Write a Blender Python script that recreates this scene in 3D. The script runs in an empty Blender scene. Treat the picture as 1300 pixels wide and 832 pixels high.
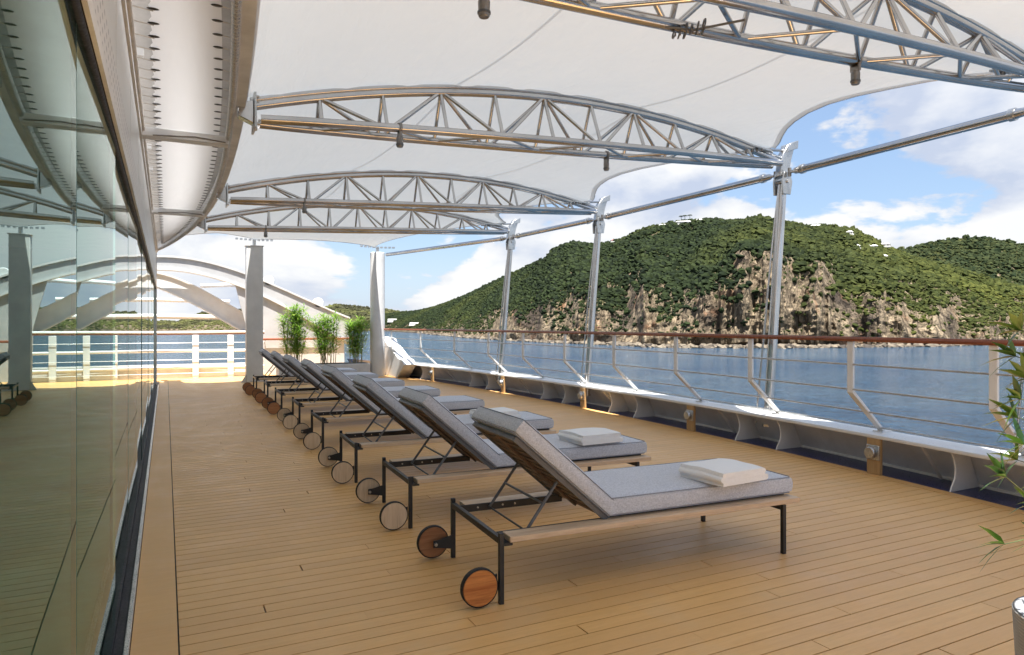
import bpy, math, random
import numpy as np
from mathutils import Vector, Matrix, noise as mnoise
rad = math.radians
random.seed(7)
rng = np.random.default_rng(11)
scene = bpy.context.scene
COL = scene.collection

# ------------------------------------------------------------------ camera, sky, sun, exposure
EYE = 1.4
cam_data = bpy.data.cameras.new("camera")
cam_data.lens = 24.0
cam_data.sensor_width = 36.0
cam_data.shift_y = -0.0031
cam_data.clip_start = 0.03
cam_data.clip_end = 60000
cam = bpy.data.objects.new("camera", cam_data)
COL.objects.link(cam)
cam.location = (0, 0, EYE)
cam.rotation_euler = (rad(90), 0, rad(-26.9))
scene.camera = cam

SUN_EL, SUN_AZ = 70.0, 197.0          # azimuth clockwise from +Y
scene.view_settings.view_transform = 'Standard'
scene.view_settings.look = 'None'
scene.view_settings.gamma = 1.0
scene.view_settings.exposure = 1.5

sun_data = bpy.data.lights.new("sun", 'SUN')
sun_data.energy = 4.7
sun_data.angle = rad(0.5)
sun_data.color = (1.0, 0.965, 0.91)
sun = bpy.data.objects.new("sun", sun_data)
COL.objects.link(sun)
sd = Vector((math.sin(rad(SUN_AZ)) * math.cos(rad(SUN_EL)), math.cos(rad(SUN_AZ)) * math.cos(rad(SUN_EL)), math.sin(rad(SUN_EL))))
sun.rotation_euler = sd.to_track_quat('Z', 'Y').to_euler()

world = bpy.data.worlds.new("World")
scene.world = world
world.use_nodes = True

class NT:
    """tiny node-tree writer"""
    def __init__(s, tree):
        s.t = tree; s.n = tree.nodes; s.l = tree.links
    def node(s, typ, props=None, **ins):
        nd = s.n.new(typ)
        for k, v in (props or {}).items(): setattr(nd, k, v)
        for k, v in ins.items():
            k = k.replace('_', ' ')
            sock = nd.inputs[int(k[1:])] if k[0] == 'i' and k[1:].isdigit() else nd.inputs[k]
            s.put(sock, v)
        return nd
    def put(s, sock, v):
        if isinstance(v, bpy.types.NodeSocket): s.l.new(v, sock)
        elif isinstance(v, bpy.types.Node): s.l.new(v.outputs[0], sock)
        else:
            if isinstance(v, tuple) and len(v) == 3 and sock.type == 'RGBA': v = (*v, 1)
            sock.default_value = v
    def math(s, op, a, b=0.0, c=0.0, clamp=False):
        nd = s.node('ShaderNodeMath', {'operation': op, 'use_clamp': clamp}, i0=a, i1=b, i2=c)
        return nd.outputs[0]
    def mix(s, f, a, b, blend='MIX'):
        nd = s.n.new('ShaderNodeMix'); nd.data_type = 'RGBA'; nd.blend_type = blend
        s.put(nd.inputs[0], f); s.put(nd.inputs[6], a); s.put(nd.inputs[7], b)
        return nd.outputs[2]
    def ramp(s, f, stops, interp='LINEAR'):
        nd = s.n.new('ShaderNodeValToRGB'); cr = nd.color_ramp; cr.interpolation = interp
        while len(cr.elements) < len(stops): cr.elements.new(0.5)
        for e, (p, c) in zip(cr.elements, stops):
            e.position = p; e.color = (*c, 1) if isinstance(c, tuple) else (c, c, c, 1)
        s.put(nd.inputs[0], f)
        return nd.outputs[0]
    def noise(s, vec, scale, detail=4.0, rough=0.5, dist=0.0):
        return s.node('ShaderNodeTexNoise', Vector=vec, Scale=scale, Detail=detail, Roughness=rough, Distortion=dist).outputs[0]
    def sep(s, v): return s.node('ShaderNodeSeparateXYZ', i0=v).outputs
    def comb(s, x, y, z): return s.node('ShaderNodeCombineXYZ', i0=x, i1=y, i2=z).outputs[0]
    def mrange(s, v, a, b, c=0.0, d=1.0, smooth=False):
        return s.node('ShaderNodeMapRange', {'interpolation_type': 'SMOOTHSTEP' if smooth else 'LINEAR'}, i0=v, i1=a, i2=b, i3=c, i4=d).outputs[0]

w = NT(world.node_tree)
world.node_tree.nodes.clear()
sky = w.node('ShaderNodeTexSky', {'sky_type': 'NISHITA', 'sun_disc': False, 'sun_elevation': rad(SUN_EL), 'sun_rotation': rad(SUN_AZ),
             'altitude': 0.0, 'air_density': 1.0, 'dust_density': 1.2, 'ozone_density': 1.5})
tc = w.node('ShaderNodeTexCoord').outputs['Generated']
x_, y_, z_ = w.sep(tc)
zc = w.math('MAXIMUM', z_, 0.0)
# cumulus bank: noise over the direction, stretched a little sideways, more of it near the horizon
dirv = w.comb(x_, y_, w.math('MULTIPLY', z_, 2.1))
warp = w.noise(dirv, 6.0, 5, 0.55)
n1 = w.noise(w.node('ShaderNodeVectorMath', {'operation': 'ADD'}, i0=dirv, i1=w.comb(2.1, 3.3, 0.4)), 3.1, 9, 0.56, 0.25)
cover = w.mrange(zc, 0.02, 0.55, 0.095, -0.03)
puff = w.math('ADD', w.math('ADD', n1, cover), w.math('MULTIPLY', w.math('SUBTRACT', warp, 0.5), 0.20))
mask = w.mrange(puff, 0.505, 0.545, smooth=True)
thick = w.mrange(puff, 0.56, 0.78)
n2 = w.noise(w.node('ShaderNodeVectorMath', {'operation': 'ADD'}, i0=dirv, i1=w.comb(2.1, 3.3, 0.5)), 3.1, 5, 0.5, 0.25)
shade = w.mrange(w.math('ADD', w.math('SUBTRACT', n1, n2), w.math('MULTIPLY', w.math('SUBTRACT', warp, 0.5), 0.35)), -0.09, 0.09)     # brighter where the cloud thins out above
ccol = w.mix(shade, (3.5, 3.9, 4.8), (6.0, 5.95, 5.85))
ccol = w.mix(w.math('MULTIPLY', thick, 0.35), ccol, (5.4, 5.6, 6.1))
hz = w.mrange(zc, 0.0, 0.16, 0.45, 0.0, True)
skyc = w.mix(0.35, sky.outputs[0], (3.0, 4.3, 6.6))
skyc = w.mix(hz, skyc, (4.4, 5.2, 6.3))
skyc = w.mix(w.math('MULTIPLY', mask, 0.93), skyc, ccol)
bg = w.node('ShaderNodeBackground', Color=skyc, Strength=0.062)
w.l.new(bg.outputs[0], w.node('ShaderNodeOutputWorld').inputs[0])

# ------------------------------------------------------------------ materials
MATS = {}
def new_mat(name):
    m = bpy.data.materials.new(name); m.use_nodes = True
    t = NT(m.node_tree); t.n.clear()
    MATS[name] = m
    return m, t
def out(t, sh, disp=None):
    o = t.node('ShaderNodeOutputMaterial'); t.l.new(sh if isinstance(sh, bpy.types.NodeSocket) else sh.outputs[0], o.inputs[0])
def bump(t, h, strength, dist=0.01):
    return t.node('ShaderNodeBump', Strength=strength, Distance=dist, Height=h).outputs[0]
def princ(t, **k):
    return t.node('ShaderNodeBsdfPrincipled', **k)
def pos(t): return t.node('ShaderNodeNewGeometry').outputs['Position']
def objc(t): return t.node('ShaderNodeTexCoord').outputs['Object']
def rnd(t):
    a = t.node('ShaderNodeNewGeometry').outputs['Random Per Island']
    b = t.node('ShaderNodeObjectInfo').outputs['Random']
    return t.math('FRACT', t.math('ADD', a, b))
def scaled(t, v, s):
    return t.node('ShaderNodeVectorMath', {'operation': 'MULTIPLY'}, i0=v, i1=t.comb(*s)).outputs[0]

def paint(name, col, rough=0.35, var=0.08, scale=3.0, metal=0.0, bmp=0.03):
    m, t = new_mat(name)
    p = pos(t)
    n = t.noise(p, scale, 6, 0.6)
    fine = t.noise(p, scale * 14, 4, 0.6)
    c2 = tuple(c * (1 - var * 2.2) for c in col)
    c = t.mix(t.mrange(n, 0.35, 0.7), col, c2)
    r = t.mrange(fine, 0.3, 0.7, rough * 0.8, rough * 1.25)
    out(t, princ(t, Base_Color=c, Roughness=r, Metallic=metal, Normal=bump(t, fine, bmp * 4, 0.002)))
    return m
paint('white_paint', (0.78, 0.78, 0.77), 0.32, 0.06)
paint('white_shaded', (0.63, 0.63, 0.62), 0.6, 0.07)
paint('arch_shaded', (0.48, 0.48, 0.48), 0.5, 0.08)  # white steel of arch and wall, greyed to carry their shade
paint('bulwark_paint', (0.74, 0.76, 0.80), 0.38, 0.09)
paint('grey_steel_paint', (0.5, 0.48, 0.46), 0.5, 0.12)
paint('beige_paint', (0.76, 0.76, 0.75), 0.5, 0.12)
paint('black_metal', (0.028, 0.029, 0.032), 0.42, 0.2, 8)
paint('grey_metal', (0.13, 0.135, 0.145), 0.4, 0.15, 8)
paint('dark_rubber', (0.02, 0.02, 0.02), 0.7, 0.2, 9)
paint('navy_paint', (0.022, 0.03, 0.13), 0.3, 0.15, 4)
paint('hull_paint', (0.05, 0.07, 0.16), 0.3, 0.1, 1)
paint('silver_fitting', (0.55, 0.55, 0.54), 0.28, 0.1, 10, 0.9)
paint('dark_lamp', (0.30, 0.28, 0.26), 0.35, 0.2, 10, 0.7)
paint('pot_grey', (0.34, 0.35, 0.37), 0.85, 0.12, 8)
paint('planter_white', (0.60, 0.61, 0.62), 0.55, 0.12, 4)
paint('track_black', (0.022, 0.024, 0.035), 0.6, 0.3, 5)
paint('interior_wall', (0.10, 0.34, 0.28), 0.6, 0.3, 1)
paint('villa_white', (0.72, 0.70, 0.66), 0.6, 0.1, 0.3)
paint('villa_roof', (0.42, 0.40, 0.38), 0.7, 0.15, 0.3)
paint('pink_roof', (0.45, 0.16, 0.12), 0.7, 0.15, 0.3)
paint('window_dark', (0.03, 0.04, 0.05), 0.2, 0.1, 1)
paint('lace_cord', (0.62, 0.58, 0.52), 0.6, 0.1, 9)
paint('eyelet_dark', (0.06, 0.055, 0.05), 0.5, 0.1, 9)
paint('caulk', (0.030, 0.024, 0.020), 0.6, 0.2, 6)

def steel():
    m, t = new_mat('steel')
    p = pos(t)
    n = t.noise(p, 2.2, 4, 0.5)
    c = t.mix(t.mrange(n, 0.35, 0.7), (0.60, 0.585, 0.57), (0.48, 0.465, 0.45))
    out(t, princ(t, Base_Color=c, Metallic=1.0, Roughness=t.mrange(n, 0.3, 0.7, 0.14, 0.22)))
steel()

def teak(name, c1, c2, rough, axis=0, gl=0.5):
    m, t = new_mat(name)
    p = objc(t); r = rnd(t)
    off = t.node('ShaderNodeVectorMath', {'operation': 'ADD'}, i0=p, i1=t.comb(t.math('MULTIPLY', r, 37.0), t.math('MULTIPLY', r, 11.0), 0.0))
    s = [14.0, 14.0, 14.0]; s[axis] = 1.0
    g = t.noise(scaled(t, off, s), 2.4, 6, 0.65, 1.2)
    g2 = t.noise(scaled(t, off, [q * 3.5 for q in s]), 3.0, 4, 0.6, 0.3)
    c = t.mix(t.mrange(g, 0.3, 0.72), c1, c2)
    c = t.mix(t.math('MULTIPLY', t.mrange(g2, 0.52, 0.75), 0.45), c, tuple(q * 0.55 for q in c2))
    c = t.mix(t.mrange(r, 0, 1, 0.0, 0.30), c, tuple(q * 0.62 for q in c2))
    out(t, princ(t, Base_Color=c, Roughness=t.mrange(g2, 0.3, 0.7, rough * 0.85, rough * 1.2), Normal=bump(t, g2, 0.25, 0.002), Specular_IOR_Level=gl))
teak('rail_teak', (0.33, 0.10, 0.045), (0.22, 0.06, 0.028), 0.22, 1, 0.6)
teak('lounger_teak', (0.76, 0.59, 0.42), (0.58, 0.40, 0.25), 0.5, 0)
teak('slat_teak', (0.20, 0.13, 0.10), (0.11, 0.07, 0.055), 0.5, 1)
teak('wheel_pale', (0.86, 0.70, 0.52), (0.66, 0.48, 0.31), 0.5, 2)
teak('wheel_orange', (0.80, 0.33, 0.09), (0.42, 0.11, 0.025), 0.35, 0)
teak('wheel_brown', (0.50, 0.24, 0.11), (0.30, 0.12, 0.05), 0.4, 0)
teak('post_teak', (0.55, 0.36, 0.17), (0.40, 0.24, 0.10), 0.5, 2)

def deckmat():
    m, t = new_mat('deck_teak')
    p = pos(t); r = rnd(t)
    off = t.node('ShaderNodeVectorMath', {'operation': 'ADD'}, i0=p, i1=t.comb(t.math('MULTIPLY', r, 57.0), 0.0, t.math('MULTIPLY', r, 9.0)))
    g = t.noise(scaled(t, off, (1.0, 20.0, 1.0)), 2.2, 6, 0.6, 0.6)
    fine = t.noise(scaled(t, off, (5.0, 110.0, 5.0)), 3.0, 3, 0.6)
    big = t.noise(p, 0.55, 5, 0.6)
    mid = t.noise(p, 2.6, 5, 0.65)
    c = t.mix(t.mrange(g, 0.3, 0.7), (0.86, 0.520, 0.200), (0.78, 0.445, 0.155))
    c = t.mix(t.math('MULTIPLY', t.mrange(fine, 0.45, 0.8), 0.35), c, (0.46, 0.26, 0.10))
    c = t.mix(t.mrange(r, 0.0, 1.0, 0.0, 0.55), c, (0.66, 0.38, 0.145))
    c = t.mix(t.mrange(big, 0.42, 0.68, 0.0, 0.42), c, (0.62, 0.34, 0.13))
    c = t.mix(t.mrange(mid, 0.50, 0.72, 0.0, 0.32), c, (0.68, 0.50, 0.29))
    ro = t.mrange(mid, 0.3, 0.7, 0.36, 0.55)
    out(t, princ(t, Base_Color=c, Roughness=ro, Specular_IOR_Level=0.5, Normal=bump(t, fine, 0.12, 0.002)))
deckmat()

def fabric():
    m, t = new_mat('heather_fabric')
    p = objc(t)
    a = t.noise(scaled(t, p, (1.0, 4.0, 4.0)), 62, 3, 0.75)
    b = t.noise(scaled(t, p, (4.0, 1.0, 1.0)), 62, 3, 0.75)
    s = t.math('ADD', t.math('MULTIPLY', a, 0.5), t.math('MULTIPLY', b, 0.5))
    big = t.noise(p, 5.0, 4, 0.6)
    c = t.mix(t.mrange(s, 0.40, 0.60), (0.38, 0.40, 0.45), (0.66, 0.68, 0.74))
    c = t.mix(t.mrange(big, 0.3, 0.7, 0.0, 0.22), c, (0.66, 0.68, 0.73))
    h = t.math('ADD', t.math('MULTIPLY', s, 0.3), t.math('MULTIPLY', t.noise(p, 9.0, 3, 0.5), 1.0))
    out(t, princ(t, Base_Color=c, Roughness=0.9, Sheen_Weight=0.25, Normal=bump(t, h, 0.5, 0.012)))
    m, t = new_mat('piping_fabric')
    out(t, princ(t, Base_Color=t.mix(t.noise(objc(t), 80, 3), (0.17, 0.18, 0.21), (0.28, 0.29, 0.33)), Roughness=0.9))
    m, t = new_mat('towel_cotton')
    p = objc(t)
    f = t.noise(p, 240, 3, 0.7); g = t.noise(p, 16, 4, 0.6)
    c = t.mix(f, (0.86, 0.86, 0.85), (0.93, 0.93, 0.92))
    out(t, princ(t, Base_Color=c, Roughness=0.95, Sheen_Weight=0.4, Normal=bump(t, t.math('ADD', f, t.math('MULTIPLY', g, 2.0)), 0.5, 0.006)))
fabric()

def membrane(name, col, trans, mixf=0.135):
    m, t = new_mat(name)
    p = pos(t)
    n = t.noise(p, 0.9, 5, 0.6)
    ripple = t.noise(scaled(t, p, (1.6, 0.35, 1.0)), 3.2, 4, 0.5, 0.4)
    c = t.mix(t.mrange(n, 0.3, 0.7), col, tuple(q * 0.94 for q in col))
    d = t.node('ShaderNodeBsdfDiffuse', Color=c, Roughness=0.6, Normal=bump(t, ripple, 0.4, 0.08))
    tr = t.node('ShaderNodeBsdfTranslucent', Color=t.mix(0.0, tuple(q * trans for q in col), (0, 0, 0)))
    gl = t.node('ShaderNodeBsdfGlossy', Color=(1, 1, 1), Roughness=0.35)
    a = t.node('ShaderNodeMixShader', i0=mixf, i1=d, i2=tr)
    out(t, t.node('ShaderNodeMixShader', i0=0.02, i1=a, i2=gl))
membrane('canopy_membrane', (0.73, 0.78, 0.83), 1.0)
membrane('laced_membrane', (0.84, 0.83, 0.82), 1.0, 0.5)
membrane('sun_diffuser', (0.86, 0.85, 0.84), 1.0, 0.72)
membrane('seam_membrane', (0.84, 0.84, 0.84), 1.0, 0.8)
membrane('hem_membrane', (0.80, 0.80, 0.80), 1.0, 0.6)

def glass():
    m, t = new_mat('pane_glass')
    geo = t.node('ShaderNodeNewGeometry')
    fr = t.node('ShaderNodeFresnel', IOR=3.5).outputs[0]
    fac = t.math('MULTIPLY', fr, t.math('SUBTRACT', 1.0, geo.outputs['Backfacing']))
    wob = t.noise(scaled(t, geo.outputs['Position'], (1, 0.6, 0.35)), 1.6, 2, 0.5)
    gcol = t.mix(t.mrange(fr, 0.55, 0.78), (0.74, 0.92, 0.88), (0.96, 0.98, 0.97))
    g = t.node('ShaderNodeBsdfGlossy', Color=gcol, Roughness=0.006, Normal=bump(t, wob, 0.04, 0.01))
    tr = t.node('ShaderNodeBsdfTransparent', Color=(0.70, 0.95, 0.88))
    out(t, t.node('ShaderNodeMixShader', i0=fac, i1=tr, i2=g))
    m, t = new_mat('frosted_glazing')
    p = pos(t)
    n = t.noise(scaled(t, p, (1, 1.0, 6)), 2.0, 5, 0.6)
    out(t, princ(t, Base_Color=t.mix(n, (0.58, 0.59, 0.57), (0.70, 0.70, 0.68)), Roughness=0.38, Specular_IOR_Level=0.6))
    m, t = new_mat('pane_edge')
    out(t, princ(t, Base_Color=t.mix(t.noise(pos(t), 20, 3), (0.01, 0.025, 0.022), (0.02, 0.04, 0.035)), Roughness=0.3))
    # perforated white band above the glass
    m, t = new_mat('perforated_band')
    p = pos(t); x, y, z = t.sep(p)
    fy = t.math('SUBTRACT', t.math('FRACT', t.math('MULTIPLY', y, 12.0)), 0.5)
    fz = t.math('SUBTRACT', t.math('FRACT', t.math('MULTIPLY', z, 22.0)), 0.5)
    d = t.math('ADD', t.math('MULTIPLY', fy, fy), t.math('MULTIPLY', fz, fz))
    k = t.mrange(d, 0.03, 0.06)
    out(t, princ(t, Base_Color=t.mix(k, (0.30, 0.30, 0.30), (0.66, 0.65, 0.63)), Roughness=0.4))
glass()

def sea():
    m, t = new_mat('sea_water')
    p = pos(t)
    a = t.noise(scaled(t, p, (1, 1, 1)), 0.55, 6, 0.62, 0.3)
    b = t.noise(scaled(t, p, (1.0, 0.5, 1)), 0.10, 5, 0.6, 0.4)
    a2 = t.noise(scaled(t, p, (1, 0.6, 1)), 0.24, 4, 0.6, 0.5)
    cc = t.noise(scaled(t, p, (0.6, 1.0, 1)), 0.015, 4, 0.5, 0.5)
    h = t.math('ADD', t.math('ADD', t.math('MULTIPLY', a, 1.3), t.math('MULTIPLY', a2, 2.4)), t.math('MULTIPLY', b, 2.2))
    cam_d = t.node('ShaderNodeVectorMath', {'operation': 'LENGTH'}, i0=p).outputs[1]
    col = t.mix(t.mrange(cc, 0.35, 0.7), (0.032, 0.082, 0.150), (0.085, 0.140, 0.190))
    col = t.mix(t.mrange(t.math('ADD', t.math('MULTIPLY', a, 0.5), t.math('MULTIPLY', a2, 0.5)), 0.42, 0.60), t.mix(0.45, col, (0.01, 0.03, 0.07)), col)
    out(t, princ(t, Base_Color=col, Roughness=0.10, IOR=1.33, Specular_IOR_Level=0.5, Normal=bump(t, h, 1.0, 2.2)))
sea()

def land():
    m, t = new_mat('hill_ground')
    g = t.node('ShaderNodeNewGeometry'); p = g.outputs['Position']
    nx, ny, nz = t.sep(g.outputs['True Normal']); px_, py_, pz = t.sep(p)
    r1 = t.noise(p, 0.035, 6, 0.65, 0.6); r2 = t.noise(scaled(t, p, (1, 1, 0.35)), 0.16, 6, 0.7, 0.8); r3 = t.noise(p, 0.5, 4, 0.7)
    rock = t.mix(t.mrange(r2, 0.34, 0.64), (0.19, 0.145, 0.10), (0.42, 0.33, 0.22))
    rock = t.mix(t.mrange(t.noise(p, 0.018, 3, 0.5), 0.54, 0.64), rock, (0.115, 0.09, 0.07))
    rock = t.mix(t.mrange(r3, 0.55, 0.75), rock, (0.045, 0.036, 0.028))
    rock = t.mix(t.mrange(r1, 0.56, 0.70), rock, (0.30, 0.155, 0.085))
    vor = t.node('ShaderNodeTexVoronoi', {'feature': 'DISTANCE_TO_EDGE'}, Vector=t.node('ShaderNodeVectorMath', {'operation': 'ADD'}, i0=scaled(t, p, (1, 1, .55)), i1=t.comb(t.math('MULTIPLY', r2, 14.0), t.math('MULTIPLY', r1, 14.0), t.math('MULTIPLY', r3, 5.0))), Scale=0.085).outputs[0]
    rock = t.mix(t.mrange(vor, 0.0, 0.09, 0.60, 0.0), rock, (0.05, 0.04, 0.03))
    green = t.mix(t.mrange(r2, 0.35, 0.65), (0.022, 0.036, 0.012), (0.085, 0.09, 0.028))
    green = t.mix(t.mrange(r1, 0.56, 0.75), green, (0.16, 0.145, 0.06))
    k = t.math('ADD', t.mrange(nz, 0.50, 0.80), t.math('MULTIPLY', t.math('SUBTRACT', r1, 0.5), 2.2))
    k = t.math('ADD', k, t.mrange(pz, -18, 85, -0.75, 0.15))
    c = t.mix(t.mrange(k, 0.35, 0.60, smooth=True), rock, green)
    c = t.mix(t.mrange(pz, -17.5, -13.5, 0.85, 0.0), c, (0.05, 0.045, 0.04))
    hb = t.math('ADD', t.math('ADD', r2, t.math('MULTIPLY', r3, 0.4)), t.mrange(vor, 0.0, 0.3, 0.0, 0.8))
    out(t, princ(t, Base_Color=c, Roughness=0.95, Specular_IOR_Level=0.1, Normal=bump(t, hb, 0.9, 7.0)))
    m, t = new_mat('forest_leaves')
    g = t.node('ShaderNodeNewGeometry'); p = g.outputs['Position']; r = g.outputs['Random Per Island']
    n = t.noise(p, 0.006, 4, 0.55); n2 = t.noise(p, 0.45, 3, 0.7)
    dark = t.mix(r, (0.006, 0.011, 0.005), (0.026, 0.038, 0.012))
    lite = t.mix(r, (0.036, 0.047, 0.009), (0.090, 0.095, 0.020))
    x, y, z = t.sep(p)
    az = t.math('DIVIDE', x, t.math('MAXIMUM', y, 1.0))        # yellower growth on the eastern slope, shade on the rest painted darker
    k = t.math('ADD', t.mrange(n, 0.40, 0.62, -0.25, 0.30), t.mrange(az, 0.85, 1.5, 0.0, 0.75))
    c = t.mix(k, dark, lite)
    c = t.mix(t.mrange(n2, 0.5, 0.8, 0.0, 0.5), c, (0.012, 0.02, 0.006))
    out(t, princ(t, Base_Color=c, Roughness=0.9, Specular_IOR_Level=0.15))
    m, t = new_mat('far_scrub')
    g = t.node('ShaderNodeNewGeometry')
    c = t.mix(g.outputs['Random Per Island'], (0.016, 0.026, 0.012), (0.048, 0.058, 0.022))
    out(t, princ(t, Base_Color=c, Roughness=0.95, Specular_IOR_Level=0.1))
    m, t = new_mat('shore_rock')
    g = t.node('ShaderNodeNewGeometry')
    c = t.mix(g.outputs['Random Per Island'], (0.05, 0.04, 0.032), (0.22, 0.18, 0.13))
    out(t, princ(t, Base_Color=c, Roughness=0.9, Normal=bump(t, t.noise(g.outputs['Position'], 0.6, 4), 0.6, 1.0)))
    m, t = new_mat('distant_scrub')
    g = t.node('ShaderNodeNewGeometry')
    n = t.noise(g.outputs['Position'], 0.004, 4, 0.6)
    c = t.mix(g.outputs['Random Per Island'], (0.030, 0.032, 0.018), (0.060, 0.058, 0.032))
    c = t.mix(t.mrange(n, 0.45, 0.6), c, (0.11, 0.115, 0.04))
    out(t, princ(t, Base_Color=c, Roughness=0.95, Specular_IOR_Level=0.1))
    m, t = new_mat('bamboo_leaf')
    r = rnd(t)
    c = t.mix(r, (0.12, 0.28, 0.03), (0.36, 0.52, 0.08))
    d = princ(t, Base_Color=c, Roughness=0.45)
    tr = t.node('ShaderNodeBsdfTranslucent', Color=t.mix(r, (0.2, 0.42, 0.05), (0.45, 0.65, 0.12)))
    out(t, t.node('ShaderNodeMixShader', i0=0.35, i1=d, i2=tr))
    m, t = new_mat('near_leaf')
    r = rnd(t); p = objc(t)
    c = t.mix(r, (0.010, 0.045, 0.016), (0.085, 0.16, 0.022))
    c = t.mix(t.mrange(t.noise(p, 40, 3), 0.4, 0.7, 0.0, 0.35), c, (0.02, 0.07, 0.015))
    d = princ(t, Base_Color=c, Roughness=0.35)
    tr = t.node('ShaderNodeBsdfTranslucent', Color=t.mix(r, (0.03, 0.10, 0.02), (0.13, 0.26, 0.03)))
    out(t, t.node('ShaderNodeMixShader', i0=0.25, i1=d, i2=tr))
    paint('bamboo_culm', (0.36, 0.33, 0.16), 0.5, 0.25, 5)
    paint('near_stem', (0.10, 0.13, 0.04), 0.5, 0.3, 20)
land()

# ------------------------------------------------------------------ mesh helpers
class M:
    def __init__(s): s.v = []; s.f = []; s.sm = []
    def add(s, vs, fs, smooth=False):
        b = len(s.v); s.v += [tuple(q) for q in vs]; s.f += [tuple(i + b for i in q) for q in fs]; s.sm += [smooth] * len(fs)
        return s
    def box(s, x0, x1, y0, y1, z0, z1, m=None):
        vs = [Vector(q) for q in ((x0, y0, z0), (x1, y0, z0), (x1, y1, z0), (x0, y1, z0), (x0, y0, z1), (x1, y0, z1), (x1, y1, z1), (x0, y1, z1))]
        if m is not None: vs = [m @ q for q in vs]
        return s.add(vs, [(0, 3, 2, 1), (4, 5, 6, 7), (0, 1, 5, 4), (1, 2, 6, 5), (2, 3, 7, 6), (3, 0, 4, 7)])
    def tube(s, pts, r, seg=12, caps=True, flat=None):
        pts = [Vector(p) for p in pts]; n = len(pts)
        rs = r if isinstance(r, (list, tuple)) else [r] * n
        vs = []; fs = []
        up = Vector((0, 0, 1)); prev = None
        for i, p in enumerate(pts):
            t = (pts[min(i + 1, n - 1)] - pts[max(i - 1, 0)]).normalized()
            a = t.cross(up)
            if a.length < 0.05: a = t.cross(Vector((1, 0, 0)))
            a.normalize(); b = a.cross(t).normalized()
            if prev is not None and a.dot(prev) < 0: a = -a; b = -b
            prev = a
            fl = flat or 1.0
            for k in range(seg):
                an = 2 * math.pi * k / seg
                vs.append(p + a * (math.cos(an) * rs[i]) + b * (math.sin(an) * rs[i] * fl))
        for i in range(n - 1):
            for k in range(seg):
                k2 = (k + 1) % seg
                fs.append((i * seg + k, i * seg + k2, (i + 1) * seg + k2, (i + 1) * seg + k))
        s.add(vs, fs, True)
        if caps:
            b = len(s.v) - len(vs)
            s.f += [tuple(b + k for k in range(seg - 1, -1, -1)), tuple(b + (n - 1) * seg + k for k in range(seg))]; s.sm += [False] * 2
        return s
    def lathe(s, prof, c=(0, 0, 0), seg=24, axis='z'):
        vs = []; fs = []; n = len(prof)
        for r, h in prof:
            for k in range(seg):
                a = 2 * math.pi * k / seg
                q = (r * math.cos(a), r * math.sin(a), h)
                if axis == 'y': q = (q[0], q[2], q[1])
                if axis == 'x': q = (q[2], q[0], q[1])
                vs.append((q[0] + c[0], q[1] + c[1], q[2] + c[2]))
        for i in range(n - 1):
            for k in range(seg):
                k2 = (k + 1) % seg
                fs.append((i * seg + k, i * seg + k2, (i + 1) * seg + k2, (i + 1) * seg + k))
        return s.add(vs, fs, True)
    def prism(s, poly, axis, a, b, m=None):
        """poly of 2-D points extruded from a to b along axis"""
        def P(u, v, h): return {'x': (h, u, v), 'y': (u, h, v), 'z': (u, v, h)}[axis]
        n = len(poly)
        vs = [Vector(P(u, v, a)) for u, v in poly] + [Vector(P(u, v, b)) for u, v in poly]
        if m is not None: vs = [m @ q for q in vs]
        fs = [tuple(range(n))[::-1], tuple(range(n, 2 * n))] + [(i, (i + 1) % n, n + (i + 1) % n, n + i) for i in range(n)]
        return s.add(vs, fs)
    def sweep(s, path, sect, closed=True, smooth=False, caps=True):
        """path of (point, right) frames, sect of (u right, v up)"""
        vs = []; n = len(sect)
        for p, rgt in path:
            p = Vector(p); rgt = Vector(rgt)
            for u, v in sect: vs.append(p + rgt * u + Vector((0, 0, v)))
        fs = []
        for i in range(len(path) - 1):
            for k in range(n if closed else n - 1):
                k2 = (k + 1) % n
                fs.append((i * n + k, i * n + k2, (i + 1) * n + k2, (i + 1) * n + k))
        if caps and closed:
            fs.append(tuple(range(n))[::-1]); fs.append(tuple((len(path) - 1) * n + k for k in range(n)))
        return s.add(vs, fs, smooth)
    def grid(s, P, smooth=True, closed=False):
        a = len(P); b = len(P[0])
        vs = [q for row in P for q in row]
        fs = [(i * b + j, i * b + j + 1, (i + 1) * b + j + 1, (i + 1) * b + j) for i in range(a - 1) for j in range(b - 1)]
        return s.add(vs, fs, smooth)
    def mesh(s, name, mat, off=(0, 0, 0)):
        me = bpy.data.meshes.new(name)
        me.from_pydata([(v[0] - off[0], v[1] - off[1], v[2] - off[2]) for v in s.v], [], s.f)
        me.polygons.foreach_set('use_smooth', s.sm)
        me.update()
        if len(me.polygons) < 6000: me.set_sharp_from_angle(angle=rad(48))
        if mat: me.materials.append(MATS[mat])
        return me
    def build(s, name, mat, parent=None, loc=None, bevel=0.0, label=None):
        if parent is not None:
            off = parent.get('_o', (0, 0, 0)); off = tuple(off)
            loc_ = (0, 0, 0)
        else:
            off = loc or tuple(np.mean(np.array(s.v), axis=0)); off = (off[0], off[1], min(q[2] for q in s.v)) if loc is None else off
            loc_ = off
        o = bpy.data.objects.new(name, s.mesh(name, mat, off)); COL.objects.link(o)
        o.location = loc_
        if parent is not None: o.parent = parent; o['_o'] = off
        else: o['_o'] = off
        if bevel: bev(o, bevel)
        if label: o['label'] = label
        return o
def bev(o, wd, seg=2):
    b = o.modifiers.new('bevel', 'BEVEL'); b.width = wd; b.segments = seg; b.limit_method = 'ANGLE'; b.angle_limit = rad(40)
def thing(name, label, cat, loc=(0, 0, 0), group=None):
    o = bpy.data.objects.new(name, None); COL.objects.link(o); o.location = loc; o['_o'] = loc; o.empty_display_size = 0.2
    return tag(o, label, cat, group)
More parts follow.
